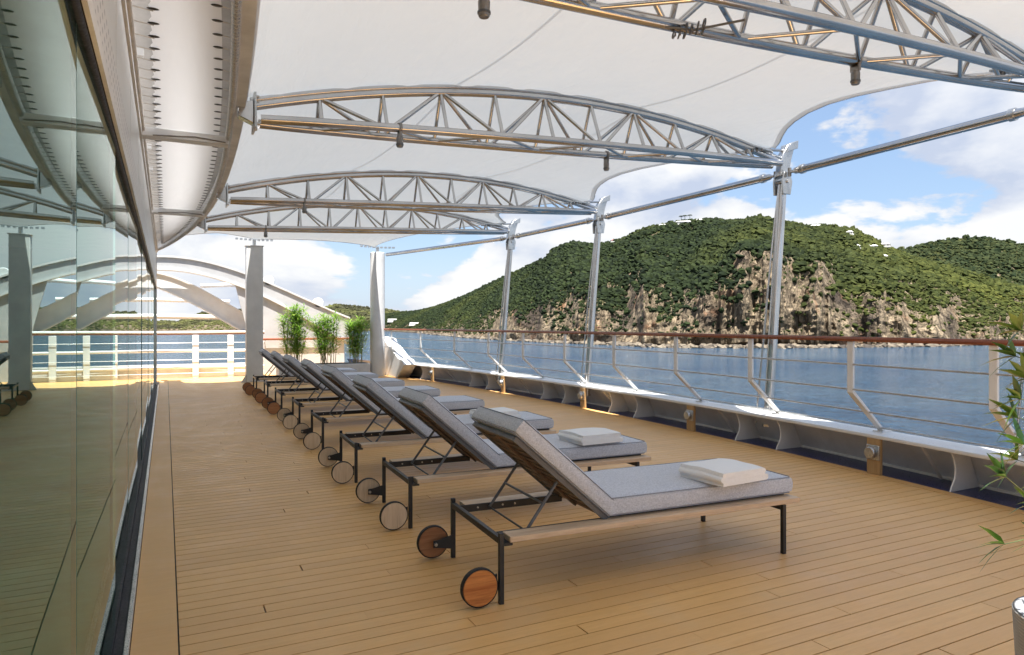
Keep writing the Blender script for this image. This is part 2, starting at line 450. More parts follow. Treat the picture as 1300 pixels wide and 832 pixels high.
def tag(o, label, cat, group=None):
    o['label'] = label; o['category'] = cat
    if group: o['group'] = group
    return o
def kind(o, k): o['kind'] = k; return o
def copy_tree(o, parent=None):
    c = o.copy(); COL.objects.link(c)
    if parent is not None: c.parent = parent
    for ch in [q for q in TREE.get(o.name, [])]: copy_tree(ch, c)
    return c
TREE = {}
def index_tree():
    TREE.clear()
    for q in bpy.data.objects:
        if q.parent: TREE.setdefault(q.parent.name, []).append(q)

# ------------------------------------------------------------------ ship lines
def xe(y): return 6.27 - 0.0105 * (y - 9.8) ** 2          # outboard edge of the teak deck
def xc(y): return -0.00018938 * y ** 3 - 0.00367998 * y ** 2 + 0.1166474 * y + 0.0231          # curved roof edge above the walkway
def frames(fn, off, y0, y1, n, z=0.0):
    res = []
    for i in range(n + 1):
        y = y0 + (y1 - y0) * i / n
        d = (fn(y + 0.01) - fn(y - 0.01)) / 0.02
        rgt = Vector((1, -d, 0)).normalized()
        res.append((Vector((fn(y), y, z)) + rgt * off, rgt))
    return res
WALL_X = -0.21

# ------------------------------------------------------------------ sea
b = M(); S = 24000
b.add([(-S, -S, -18), (S, -S, -18), (S, S, -18), (-S, S, -18)], [(0, 1, 2, 3)])
kind(b.build('sea', 'sea_water', loc=(0, 0, -18)), 'structure')

# ------------------------------------------------------------------ hills
def vnoise(p, seed=0):
    """value noise, p (N,3)"""
    i = np.floor(p).astype(np.int64); f = p - i; f = f * f * (3 - 2 * f)
    def h(a):
        n = (a[:, 0] * 374761393 + a[:, 1] * 668265263 + a[:, 2] * 2147483647 + seed * 974634777) & 0xffffffff
        n = ((n ^ (n >> 13)) * 1274126177) & 0xffffffff
        return ((n ^ (n >> 16)) & 0xffff) / 65535.0
    r = 0
    for dx in (0, 1):
        for dy in (0, 1):
            for dz in (0, 1):
                wgt = (f[:, 0] if dx else 1 - f[:, 0]) * (f[:, 1] if dy else 1 - f[:, 1]) * (f[:, 2] if dz else 1 - f[:, 2])
                r = r + wgt * h(i + np.array([dx, dy, dz]))
    return r * 2 - 1
def fbm(p, octv=5, seed=0, gain=0.5, ridged=False):
    r = 0; a = 1.0; tot = 0
    for k in range(octv):
        n = vnoise(p * 2 ** k + 17.3 * k, seed + k)
        if ridged: n = 1 - 2 * np.abs(n)
        r = r + a * n; tot += a; a *= gain
    return r / tot
# (bearing from the ship's bow in degrees, crest height, distance to the crest, distance to the shore)
NEAR = [(13.28, -2.6, 2367, 2212), (15.17, 14.4, 2298, 2043), (16.38, 35.1, 2288, 1932), (17.47, 39.5, 2230, 1723), (19.02, 41.6, 2070, 1514), (20.39, 48.5, 1912, 1258), (22.94, 69.9, 1654, 982), (24.98, 89.6, 1501, 880), (26.37, 99.9, 1400, 830), (27.76, 106.4, 1300, 790), (29.48, 114.9, 1201, 741), (30.33, 127.4, 1152, 721), (31.91, 133.3, 1104, 703), (32.96, 131.0, 1086, 684), (33.94, 123.7, 1068, 665), (35.17, 125.0, 1051, 647), (36.33, 130.8, 1034, 628), (37.99, 142.1, 1019, 601), (39.51, 143.8, 1004, 594), (41.26, 145.3, 991, 588), (43.23, 146.0, 990, 596), (45.63, 144.5, 993, 607), (46.81, 148.4, 989, 615), (47.74, 144.1, 995, 621), (49.11, 138.3, 994, 626), (50.46, 130.5, 993, 631), (51.78, 132.2, 992, 634), (53.49, 124.6, 995, 646), (54.75, 111.0, 995, 662), (55.57, 99.7, 992, 672), (57.37, 83.8, 986, 696), (59.29, 72.2, 983, 722), (61.58, 58.1, 997, 778), (63.76, 43.0, 1025, 837), (67.0, 23.0, 1111, 941), (70.65, 5.5, 1218, 1107), (73.29, -10.4, 1305, 1247)]
BACK = [(51.12, 22.2, 1645, 1425), (53.28, 108.7, 1674, 1395), (54.85, 151.9, 1698, 1358), (56.37, 163.2, 1723, 1321), (57.17, 167.5, 1737, 1297), (58.34, 179.6, 1758, 1289), (59.48, 188.3, 1780, 1305), (60.77, 192.6, 1807, 1325), (62.03, 188.3, 1834, 1345), (63.76, 176.1, 1875, 1375), (67.76, 143.3, 1983, 1454), (72.97, 82.7, 2162, 1658), (79.89, 22.2, 2492, 2076), (84.19, -10.4, 2776, 2406)]
FAR = [(-14, -10, 3100, 2500), (-9.96, 12.5, 3000, 2375), (-6.42, 23.5, 2872, 2154), (-3.07, 23.5, 2771, 2078), (-0.53, 12.5, 2704, 1915), (0.79, 9.7, 2673, 1893), (1.59, 25.3, 2544, 1881), (2.41, 38.5, 2527, 1868), (4.07, 41.2, 2496, 1845), (5.49, 54.0, 2578, 1826), (7.81, 45.0, 2857, 1905), (10.51, 53.1, 2919, 1980), (11.55, 69.2, 2904, 2074), (12.41, 82.1, 2892, 2169), (13.6, 75.7, 2877, 2158), (14.98, 69.2, 2862, 2248), (16.44, 62.8, 2847, 2237), (17.41, 53.1, 2839, 2332), (19.02, 33.7, 2827, 2423), (21.63, -9.4, 2812, 2511)]
TERR = {}
def terrain(name, tab, nb, ns, cliff, seed, spur=34.0):
    T = np.array(tab); bs = np.linspace(T[0, 0], T[-1, 0], nb)
    zc_ = np.interp(bs, T[:, 0], T[:, 1]); dc = np.interp(bs, T[:, 0], T[:, 2]); ds = np.interp(bs, T[:, 0], T[:, 3])
    ss = np.concatenate([np.linspace(-0.06, 0, 3)[:-1], np.linspace(0, 0.16, ns // 3, endpoint=False), np.linspace(0.16, 1.0, ns - ns // 3), np.linspace(1.04, 1.6, 10)])
    Bg, Sg = np.meshgrid(bs, ss, indexing='ij')
    cl = np.interp(Bg, *zip(*cliff))
    cn_ = fbm(np.stack([Bg.ravel() * .30, np.zeros(Bg.size), np.zeros(Bg.size) + 8.3], 1), 3, seed + 70).reshape(Bg.shape)
    cl = np.clip(cl * (0.80 + 0.9 * cn_), 0, 1)
    sc = np.clip(Sg, 0, 1)
    smooth_p = sc ** 0.9
    cw = 0.13
    cp = np.where(sc < cw, 0.50 * (sc / cw) ** 0.75, 0.50 + 0.50 * ((sc - cw) / (1 - cw)) ** 0.95)
    prof = smooth_p * (1 - cl) + cp * cl
    Z = zc_[:, None]; base = -18.5
    h = base + (Z - base) * prof
    h = np.where(Sg > 1, Z - (Sg - 1) * (Z + 30) * 1.1, h)
    h = np.where(Sg < 0, base + Sg * 80, h)
    D = ds[:, None] + (dc - ds)[:, None] * Sg
    env = np.sin(np.pi * np.clip(sc, 0, 1)) ** 0.6 * (Sg > 0)
    q = np.stack([Bg.ravel() * 0.33, sc.ravel() * 1.1, np.zeros(Bg.size)], 1)
    rid = fbm(q, 4, seed, 0.5, True).reshape(Bg.shape)
    D = D - rid * spur * env * (0.4 + 0.6 * (1 - sc))
    br = np.radians(Bg)
    X = D * np.sin(br); Y = D * np.cos(br)
    P3 = np.stack([X.ravel() / 46, Y.ravel() / 46, h.ravel() / 30], 1)
    rough = fbm(P3, 5, seed + 9, 0.55).reshape(Bg.shape)
    rr = fbm(P3 * 1.7, 5, seed + 31, 0.6, True).reshape(Bg.shape)
    low = np.clip(1 - (h + 18) / 90, 0, 1) * cl
    rb = fbm(np.stack([Bg.ravel() * 1.15, h.ravel() / 160, np.zeros(Bg.size) + 5], 1), 3, seed + 50, 0.5, True).reshape(Bg.shape)
    D2 = -rb * 24 * low * (Sg > 0.0) * (Sg < 1)
    X += np.sin(br) * D2; Y += np.cos(br) * D2
    shift = (-rr * 22 * low - rough * 13) * np.clip(Sg * 30 + 0.3, 0, 1) * (Sg < 1.0)
    X += np.sin(br) * shift; Y += np.cos(br) * shift
    h = h + rough * 5.0 * np.clip(sc * 6, 0, 1) * np.clip((1.02 - Sg) * 5, 0.12, 1)
    Pn = np.stack([X, Y, h], 2)
    V = Pn.reshape(-1, 3); ni, nj = Bg.shape
    I, J = np.meshgrid(np.arange(ni - 1), np.arange(nj - 1), indexing='ij')
    a = (I * nj + J).ravel()
    Fq = np.stack([a, a + nj, a + nj + 1, a + 1], 1)
    me = np_mesh(name, V, Fq, 'hill_ground', False)
    o = bpy.data.objects.new(name, me); COL.objects.link(o); kind(o, 'structure')
    TERR[name] = (bs, ss, Pn, cl)
    return o
def np_mesh(name, V, Fq, mat, smooth):
    me = bpy.data.meshes.new(name); k = Fq.shape[1]
    me.vertices.add(len(V)); me.vertices.foreach_set('co', V.astype(np.float32).ravel())
    me.loops.add(Fq.size); me.loops.foreach_set('vertex_index', Fq.astype(np.int32).ravel())
    me.polygons.add(len(Fq)); me.polygons.foreach_set('loop_start', np.arange(0, Fq.size, k, dtype=np.int32))
    me.polygons.foreach_set('use_smooth', np.full(len(Fq), smooth))
    me.update(calc_edges=True); me.materials.append(MATS[mat])
    return me
terrain('headland', NEAR, 620, 130, [(13, 0.0), (24, 0.1), (27, 0.35), (33, 0.6), (37, 1.0), (51, 1.0), (56, 0.85), (61, 0.55), (74, 0.2)], 3, 62.0)
terrain('far_hill', BACK, 200, 50, [(50, 0.2), (85, 0.2)], 21, 60)
terrain('distant_shore', FAR, 300, 40, [(-15, 0.0), (22, 0.0)], 40, 60)

ICO_V = []; ICO_F = []
def ico():
    t = (1 + 5 ** 0.5) / 2
    v = [(-1, t, 0), (1, t, 0), (-1, -t, 0), (1, -t, 0), (0, -1, t), (0, 1, t), (0, -1, -t), (0, 1, -t), (t, 0, -1), (t, 0, 1), (-t, 0, -1), (-t, 0, 1)]
    f = [(0, 11, 5), (0, 5, 1), (0, 1, 7), (0, 7, 10), (0, 10, 11), (1, 5, 9), (5, 11, 4), (11, 10, 2), (10, 7, 6), (7, 1, 8), (3, 9, 4), (3, 4, 2), (3, 2, 6), (3, 6, 8), (3, 8, 9), (4, 9, 5), (2, 4, 11), (6, 2, 10), (8, 6, 7), (9, 8, 1)]
    v = np.array(v, float); v /= np.linalg.norm(v[0])
    return v, np.array(f)
IV, IF = ico()
def forest(name, tname, count, rmin, rmax, smax=1.08, thr=0.52, mat='forest_leaves'):
    bs, ss, Pn, cl = TERR[tname]
    ni, nj, _ = Pn.shape
    jm = int(np.searchsorted(ss, smax))
    A = Pn[:-1, 2:jm - 1]; B_ = Pn[1:, 2:jm - 1]; C_ = Pn[:-1, 3:jm]; Dd = Pn[1:, 3:jm]
    nrm = np.cross(B_ - A, C_ - A); area = np.linalg.norm(nrm, axis=2); nz = np.abs(nrm[..., 2]) / np.maximum(area, 1e-6)
    cen = (A + Dd) / 2
    pn = fbm((cen / np.array([60, 60, 40])).reshape(-1, 3), 4, 77).reshape(area.shape)
    hz = np.clip((cen[..., 2] + 14) / 60, 0, 1)
    k = nz + pn * 0.45 + 0.30 * hz - 0.24 * cl[:-1, 2:jm - 1]
    wgt = area * np.clip((k - thr) / 0.25, 0.015, 1) * (cen[..., 2] > -13)
    wgt = wgt / wgt.sum()
    idx = rng.choice(wgt.size, count, p=wgt.ravel())
    i, j = np.unravel_index(idx, wgt.shape)
    u = rng.random((count, 1)); v = rng.random((count, 1))
    p = A[i, j] * (1 - u) * (1 - v) + B_[i, j] * u * (1 - v) + C_[i, j] * (1 - u) * v + Dd[i, j] * u * v
    r = rmin + (rmax - rmin) * rng.random(count) ** 2.9
    dens = hz[i, j]
    r = r * (0.55 + 0.45 * dens)
    sc = np.stack([r * rng.uniform(.8, 1.25, count), r * rng.uniform(.8, 1.25, count), r * rng.uniform(.6, 1.05, count)], 1)
    V = IV[None] * (1 + rng.uniform(-.48, .42, (count, 12, 1))) * sc[:, None]
    V = V + p[:, None] + np.array([0, 0, 1])[None, None] * (r * 0.35)[:, None, None]
    Fq = IF[None] + (np.arange(count) * 12)[:, None, None]
    me = np_mesh(name, V.reshape(-1, 3), Fq.reshape(-1, 3), mat, False)
    o = bpy.data.objects.new(name, me); COL.objects.link(o); kind(o, 'stuff')
    return o
tag(forest('headland_forest', 'headland', 100000, 0.8, 4.0), 'dense green scrub and trees covering the steep headland', 'forest')
tag(forest('far_hill_forest', 'far_hill', 14000, 2.5, 6.5, mat='far_scrub'), 'dark green scrub on the hill behind the headland at right', 'forest')
tag(forest('distant_shore_forest', 'distant_shore', 13000, 3, 8, mat='distant_scrub'), 'dark scrub on the low distant shore beyond the arches', 'forest')

def boulders(n):
    bs, ss, Pn, cl = TERR['headland']
    j0 = int(np.searchsorted(ss, 0.0))
    i = rng.integers(60, len(bs) - 70, n); j = j0 + rng.integers(0, 4, n)
    p = Pn[i, j].copy(); br = np.radians(bs[i]); off = rng.uniform(0, 1, n) ** 2 * 14
    p[:, 0] -= np.sin(br) * off; p[:, 1] -= np.cos(br) * off
    p[:, 2] = -18 + rng.uniform(-.6, .9, n)
    r = .7 + 3.4 * rng.random(n) ** 3
    V = IV[None] * (1 + rng.uniform(-.35, .35, (n, 12, 1))) * np.stack([r * 1.3, r, r * .8], 1)[:, None] + p[:, None]
    Fq = IF[None] + (np.arange(n) * 12)[:, None, None]
    me = np_mesh('shore_boulders', V.reshape(-1, 3), Fq.reshape(-1, 3), 'shore_rock', False)
    o = bpy.data.objects.new('shore_boulders', me); COL.objects.link(o); kind(o, 'stuff')
    return tag(o, 'broken tan boulders lying along the waterline of the headland', 'rocks')
boulders(2600)
def ground(tname, bearing, s):
    bs, ss, Pn, cl = TERR[tname]
    i = int(np.argmin(abs(bs - bearing))); j = int(np.argmin(abs(ss - s)))
    return Pn[i, j]
VILLAS = [(41.0, 0.93, 26, 9, 7, 'villa_white', 'wide white villa under the palms on the crest of the headland'),
          (39.4, 0.95, 13, 8, 5, 'villa_white', 'small white villa left of the wide villa on the crest'),
          (42.3, 0.95, 12, 8, 6, 'villa_white', 'white house just right of the wide villa on the crest'),
          (50.9, 0.94, 15, 8, 6, 'villa_white', 'lone white house on the crest right of the steel post'),
          (53.2, 0.86, 9, 7, 5, 'villa_white', 'small white house below the right shoulder of the headland'),
          (53.7, 0.72, 8, 6, 5, 'villa_white', 'small white house lowest on the right shoulder'),
          (54.6, 0.80, 20, 9, 6, 'villa_white', 'long white villa on the right shoulder of the headland'),
          (55.4, 0.70, 14, 8, 4, 'villa_white', 'low white terrace house beneath the long villa'),
          (55.4, 0.97, 22, 9, 5, 'villa_roof', 'grey roofed villa with a wide flat roof on the right end of the ridge'),
          (35.6, 0.98, 18, 9, 4, 'pink_roof', 'house with a pink roof on the saddle of the ridge'),
          (17.0, 0.45, 34, 14, 11, 'villa_white', 'white building low on the distant slope beside the white column'),
          (18.9, 0.25, 40, 14, 8, 'villa_white', 'long white building near the water at the left foot of the headland')]
for bearing, s, wd, dp, ht, roof, lab in VILLAS:
    g = ground('headland', bearing, s)
    o = thing('villa', lab, 'house', (float(g[0]), float(g[1]), float(g[2]) - 2.0))
    a = -rad(bearing)
    mt = Matrix.Translation(o.location) @ Matrix.Rotation(a, 4, 'Z')
    ht *= .62; wd *= .8; h2 = ht + 2.2
    wa_ = M().box(-wd / 2, wd / 2, -dp / 2, dp / 2, 0, h2 - 1.2, mt).build('wall', 'villa_white', o)
    m2 = M().add([mt @ Vector(q) for q in ((-wd / 2 - .7, -dp / 2 - .7, h2 - 1.19), (wd / 2 + .7, -dp / 2 - .7, h2 - 1.19), (wd / 2 + .7, dp / 2 + .7, h2 - 1.19), (-wd / 2 - .7, dp / 2 + .7, h2 - 1.19), (-wd / 2 + 2, 0, h2 + .9), (wd / 2 - 2, 0, h2 + .9))],
                 [(0, 1, 5, 4), (1, 2, 5), (2, 3, 4, 5), (3, 0, 4), (0, 3, 2, 1)])
    m2.build('roof', roof, o)
    nwin = max(2, int(wd / 4))
    for k in range(nwin):
        cx = -wd / 2 + wd * (k + .5) / nwin
        M().box(cx - .8, cx + .8, -dp / 2 - .12, -dp / 2 - .02, h2 - 2.9, h2 - 1.5, mt).build('window', 'window_dark', wa_)
    M().box(-wd / 2 - 1, wd / 2 + 1, -dp / 2 - 1.6, -dp / 2 - .15, 0, 1.9, mt).build('terrace', 'villa_white', o)
# palms on the crest by the wide villa
for k, (bearing, s) in enumerate(((40.8, 1.0), (41.15, 1.0), (41.5, 1.0), (56.6, 0.97))):
    g = ground('headland', bearing, s)
    o = thing('palm_tree', ['left palm of the three standing over the wide crest villa', 'middle palm of the three standing over the wide crest villa', 'right palm of the three standing over the wide crest villa', 'single bushy palm beside the grey roofed villa at the end of the ridge'][k], 'palm', tuple(float(q) for q in g), 'palms on the headland crest')
    gx, gy, gz = (float(q) for q in g)
    M().tube([(gx, gy, gz - 2), (gx + .3, gy, gz + 4), (gx + .2, gy, gz + 9)], [.5, .35, .3], 6).build('trunk', 'near_stem', o)
    m = M()
    for q in range(11):
        a = q * 2 * math.pi / 11 + k; c, s_ = math.cos(a), math.sin(a); wv = .9
        pts = [(0, 0), (1.6, .9), (3.0, .5), (4.0, -.8)]
        L = [(gx + .2 + c * u + s_ * wv * t_, gy + s_ * u - c * wv * t_, gz + 9 + v) for (u, v), t_ in zip(pts, (.5, 1, .9, .1))]
        Rr = [(gx + .2 + c * u - s_ * wv * t_, gy + s_ * u + c * wv * t_, gz + 9 + v) for (u, v), t_ in zip(pts, (.5, 1, .9, .1))]
        m.grid([L, Rr])
    m.build('crown', 'forest_leaves', o)

# ------------------------------------------------------------------ ship hull and deck
hull = M()
prof = [(0.50, 0.30), (0.50, -18.6), (-9.0, -18.6), (-9.0, -0.2), (0.50, -0.2)]
fr = frames(xe, 0, -8, 21.5, 40)
hull.sweep(fr, [(0.29, 0.325), (0.62, -0.25), (0.62, -19), (0.60, -19), (0.60, -0.25), (0.275, 0.32)])
kind(hull.build('ship_hull', 'hull_paint'), 'structure')

deck = M()
deck.box(-6, 7.2, -8, 21.5, -0.30, -0.012)
deck_o = kind(deck.build('deck', 'caulk'), 'structure')
# walkway strip beside the glass
strip = M().box(WALL_X + 0.075, 0.048, -6, 19.2, -0.02, 0.0)
strip.build('margin_board', 'deck_teak', deck_o)
row_w, gap = 0.100, 0.0068
near_meshes = {}
far = M(); count = 0
nrows = int(20.4 / row_w)
for r in range(nrows):
    y0 = -1.2 + r * row_w; ym = y0 + row_w / 2
    xend = xe(ym) - 0.11
    if ym > 19.0: break
    x = 0.055; k = 0
    off = (r * 0.618) % 1.0 * 2.9 + (0.25 if r % 3 else 0.0)
    first = True
    while x < xend - 0.02:
        L = off if first and off > 0.35 else 2.9
        first = False
        x1 = min(x + L, xend)
        if xend - x1 < 0.3: x1 = xend
        if 1.45 < ym < 6.2 and count < 290:
            key = round(x1 - x, 2)
            if key not in near_meshes:
                near_meshes[key] = M().box(0, key - .004, -row_w / 2 + gap / 2, row_w / 2 - gap / 2, -0.02, 0).mesh('plank', 'deck_teak')
            o = bpy.data.objects.new('plank', near_meshes[key]); COL.objects.link(o); o.parent = deck_o
            dl = deck_o.location
            o.location = (x - dl[0], ym - dl[1], -dl[2]); count += 1
        else:
            far.box(x, x1 - .0035, ym - row_w / 2 + gap / 2, ym + row_w / 2 - gap / 2, -0.02, 0)
        x = x1
kind(far.build('plank_field', 'deck_teak', deck_o), 'stuff')
M().sweep(frames(xe, 0, -1.2, 18.9, 50), [(-0.105, 0.0), (-0.004, 0.0), (-0.004, -0.02), (-0.105, -0.02)]).build('edge_board', 'deck_teak', deck_o)
M().box(-5, 5.6, 19.0, 21.4, -0.02, 0.0).build('end_board', 'deck_teak', deck_o)
kind(M().sweep(frames(xe, 0, -6, 19.5, 50), [(0.0, -0.002), (0.52, -0.002), (0.52, -0.03), (0.0, -0.03)]).build('waterway', 'navy_paint'), 'structure')

# ------------------------------------------------------------------ bulwark with its ledge and knees
bw = thing('bulwark', 'low white steel bulwark with overhanging ledge and knees along the deck edge', 'bulwark', (6.2, 9, 0))
M().sweep(frames(xe, 0, -5, 19.2, 60), [(0.42, 0.0), (0.45, 0.0), (0.275, 0.333), (0.245, 0.333)]).build('side_plate', 'bulwark_paint', bw)
M().sweep(frames(xe, 0, -5, 18.4, 60), [(-0.03, 0.335), (0.28, 0.335), (0.28, 0.372), (0.0, 0.372), (-0.03, 0.366), (-0.036, 0.35)]).build('ledge', 'white_paint', bw)
M().sweep(frames(xe, 0, -5, 18.4, 60), [(0.39, 0.0), (0.418, 0.0), (0.408, 0.022), (0.392, 0.012)]).build('weld_bead', 'white_paint', bw)
knee_y = [2.03, 3.43, 5.46, 6.13, 8.3, 8.98, 10.41, 11.15, 13.37, 14.12, 16.6]
for ky in knee_y:
    f = frames(xe, 0, ky - 0.004, ky + 0.004, 1)
    x0 = f[0][0][0]
    poly = [(x0 + 0.01, 0.334), (x0 + 0.05, 0.27), (x0 + 0.075, 0.19), (x0 + 0.065, 0.11), (x0 + 0.02, 0.04), (x0 - 0.0, 0.0), (x0 + 0.415, 0.0), (x0 + 0.242, 0.334)]
    M().prism(poly, 'y', ky - 0.006, ky + 0.006).build('knee', 'white_paint', bw)
wood_y = [4.16, 6.94, 9.67, 12.56, 15.88]
for wy in wood_y:
    x0 = xe(wy - 0.5)
    m = M(); m.add([(x0 + .06, wy - .42, .334), (x0 + .10, wy - .42, .334), (x0 + .40, wy - .42, 0.0), (x0 + .36, wy - .42, 0.0), (x0 + .06, wy - .41, .334), (x0 + .10, wy - .41, .334), (x0 + .40, wy - .41, 0.0), (x0 + .36, wy - .41, 0.0)],
                   [(0, 1, 2, 3), (7, 6, 5, 4), (0, 4, 5, 1), (1, 5, 6, 2), (2, 6, 7, 3), (3, 7, 4, 0)])
    m.build('brace', 'white_paint', bw)
names_w = ['nearest teak post with a silver deck light under the ledge', 'second nearest teak post with a deck light, above the second towel', 'middle teak post with a deck light on the bulwark', 'teak post with a deck light, second from the far end', 'farthest teak post with a deck light by the white column']
for wy, lab in zip(wood_y, names_w):
    x0 = xe(wy)
    o = thing('deck_light_post', lab, 'deck light', (x0, wy, 0), 'deck lights along the bulwark')
    M().box(x0 - .040, x0 - .004, wy - .068, wy + .068, 0.001, .334).build('post', 'post_teak', o, bevel=.004)
    lb_ = M().box(x0 - .056, x0 - .041, wy - .066, wy + .066, .135, .275).build('lamp_base', 'silver_fitting', o, bevel=.006)
    M().lathe([(0.0, -0.110), (.048, -0.108), (.056, -.098), (.056, -0.064), (.062, -.063), (.062, -.055)], (x0, wy, .205), 20, 'x').build('lamp', 'silver_fitting', lb_)

# ------------------------------------------------------------------ railing
rl = thing('railing', 'white ship railing with teak top rail and cranked posts along the sea side', 'railing', (6.0, 9, 0.37))
post_y = [0.1, 1.5, 2.91, 4.23, 5.58, 6.95, 8.41, 9.86, 11.32, 12.72, 14.27, 16.0, 17.64]
RO = -0.27
M().sweep(frames(xe, RO, -3, 18.6, 70), [(-.034, 1.253), (-.028, 1.243), (.028, 1.243), (.034, 1.253), (.034, 1.272), (.022, 1.287), (-.022, 1.287), (-.034, 1.272)], smooth=False).build('top_rail', 'rail_teak', rl)
for py in post_y:
    x0 = xe(py) + RO; hw = .030; tk = .014
    a = [(x0 - tk, 1.243), (x0 + tk, 1.243), (x0 + tk, .785), (x0 + .46 + tk, .372), (x0 + .46 - tk * 1.6, .372), (x0 - tk, .765)]
    M().prism(a, 'y', py - hw, py + hw).build('post', 'white_paint', rl, bevel=.004)
    M().box(x0 + .38, x0 + .52, py - .05, py + .05, .3722, .384).build('foot_plate', 'white_paint', rl)
for z, dx in ((1.03, 0.0), (.80, 0.0), (.575, .225), (.415, .40)):
    pts = [p for p, _ in frames(xe, RO + dx, -3, 18.4, 70, z)]
    M().tube(pts, .0095, 8).build('wire', 'silver_fitting', rl)

# wedge chock where the bulwark climbs to the wall
ck = M().prism([(16.7, 0.373), (16.95, .50), (17.2, .52), (18.35, .93), (18.5, 1.02), (19.3, 1.05), (19.3, 0.0), (17.3, 0.0)], 'x', 5.40, 5.74)
tag(ck.build('bulwark_ramp', 'white_paint', bevel=.02), 'white sloping end of the bulwark rising behind the round column', 'bulwark')

# ------------------------------------------------------------------ glass wall
gw = thing('glass_wall', 'long wall of tall reflective glass panes beside the walkway', 'glass wall', (WALL_X, 8, 0))
ys = [2.13 + 1.4 * k for k in range(-3, 12)]
ys[-1] = 17.5
for k in range(len(ys) - 1):
    y0, y1 = ys[k] + .006, ys[k + 1] - .006
    a = math.radians([0.0, 0.3, 0.75, -0.38, 0.05, -0.22, 0.16, -0.10, 0.12, -0.08, 0.1, -0.1, 0.06, 0][k % 14])
    cy = (y0 + y1) / 2
    L_ = y1 - y0; piv = y1 if k <= 2 else y0
    mt = Matrix.Translation((WALL_X, piv, 0)) @ Matrix.Rotation(a, 4, 'Z') @ Matrix.Translation((0, -L_ / 2 if k <= 2 else L_ / 2, 0))
    M().box(-.012, 0, -(y1 - y0) / 2, (y1 - y0) / 2, .045, 2.22, mt).build('glass_pane', 'pane_glass', gw)
    M().box(WALL_X - .012, WALL_X - .001, y1 + .001, y1 + .011, .045, 2.22).build('pane_joint', 'pane_edge', gw)
M().box(WALL_X - .075, WALL_X + .050, -4, 17.55, .0005, .016).build('floor_track', 'track_black', gw)
M().box(WALL_X + .0505, WALL_X + .072, -4, 17.55, .0005, .028).build('track_lip', 'silver_fitting', gw, bevel=.003)
M().box(WALL_X - .095, WALL_X - .0755, -4, 17.55, .0005, .028).build('track_lip', 'silver_fitting', gw)
M().box(WALL_X - .02, WALL_X + .012, -4, 17.55, .016, .045).build('sill', 'track_black', gw)
M().box(WALL_X - .03, WALL_X + .020, -4, 17.55, 2.222, 2.262).build('head_channel', 'track_black', gw)
M().tube([(WALL_X + .004, -4, 2.212), (WALL_X + .004, 17.55, 2.212)], .014, 12).build('head_tube', 'track_black', gw)
M().box(WALL_X + .0205, WALL_X + .034, -4, 17.55, 2.215, 2.275).build('head_trim', 'beige_paint', gw)
M().box(WALL_X - .03, WALL_X + .030, -4, 17.55, 2.2755, 2.45).build('perforated_band', 'perforated_band', gw)
for k in range(len(ys) - 1):
    M().box(WALL_X - .03, WALL_X + .012, ys[k] + .01, ys[k + 1] - .01, 2.452, 3.02).build('upper_panel', 'frosted_glazing', gw)
M().box(WALL_X - .03, WALL_X + .028, -4, 17.55, 3.022, 3.10).build('top_beam', 'beige_paint', gw)
M().box(WALL_X - .03, WALL_X + .03, 17.552, 17.60, .03, 3.10).build('corner_post', 'beige_paint', gw)
# room behind the glass
rm = thing('lounge_room', 'dim teal lounge interior seen through the glass wall', 'room', (-2, 8, 0))
M().box(-3.4, -3.3, -4, 17.5, 0, 3.0).build('back_wall', 'interior_wall', rm)
M().box(-3.3, WALL_X - .1, 17.4, 17.5, 0, 3.0).build('end_wall', 'interior_wall', rm)
M().box(-3.3, WALL_X - .1, -4.1, -4, 0, 3.0).build('end_wall', 'interior_wall', rm)
M().box(-3.4, WALL_X - .04, -4, 17.5, 3.0, 3.06).build('ceiling', 'grey_steel_paint', rm)
M().box(-3.3, WALL_X - .1, -4, 17.4, .0, .01).build('floor', 'interior_wall', rm)

# ------------------------------------------------------------------ roof overhang with laced membrane
ro = thing('roof_overhang', 'curved roof overhang with a laced white membrane above the walkway', 'roof', (0.2, 8, 3.1))
YE = 17.9
bm = frames(xc, 0, -2, YE, 60)
M().sweep(bm, [(-.05, 3.15), (.03, 3.15), (.03, 3.30), (-.05, 3.30)]).build('edge_beam', 'beige_paint', ro)
M().sweep(bm, [(-.3, 3.302), (.05, 3.302), (.05, 3.315), (-.3, 3.315)]).build('edge_plate', 'grey_steel_paint', ro)
M().tube([p for p, _ in frames(xc, -.075, -2, YE, 60, 3.10)], .024, 12).build('lacing_rail', 'silver_fitting', ro)
M().tube([(-.185, -5, 3.10), (-.185, YE, 3.10)], .026, 12).build('lacing_rail', 'lace_cord', ro)
slab = M()
L = [(-.19, y, 3.42) for y in np.linspace(-2, YE, 40)]; Rr = [(max(xc(y) - .02, -.18), y, 3.42) for y in np.linspace(-2, YE, 40)]
slab.grid([L, Rr]); slab.build('sun_diffuser', 'sun_diffuser', ro)  # unseen translucent sheet added to stop sunbeams slipping past the laced membrane
M().box(-.30, -.02, -2, YE, 3.36, 3.40).build('roof_gutter', 'grey_steel_paint', ro)
def memx(y, u): return -.085 + (xc(y) - .15 + .085) * u
P = []
for i in range(0, 13):
    u = i / 12; row = []
    for j in range(0, 229):
        y = -4.5 + j * 0.1
        w_ = max(0.0, xc(y) - .13)
        fold = .010 * math.cos(2 * math.pi * (y / .2)) * math.exp(-u * 4.0)
        sc = .014 * (0.5 - 0.5 * math.cos(2 * math.pi * y / .2)) * (1 if i == 0 else 0)
        if xc(y) - .15 > -.08 and y > -2.5: row.append((memx(y, u) + sc, y, 3.125 + fold + .004 * math.sin(u * 3)))
    P.append(row)
M().grid(P).build('laced_membrane', 'laced_membrane', ro)
lace = M().tube([(0, 0, 0), (.10, 0, -.012)], .0035, 5).mesh('lace', 'lace_cord')
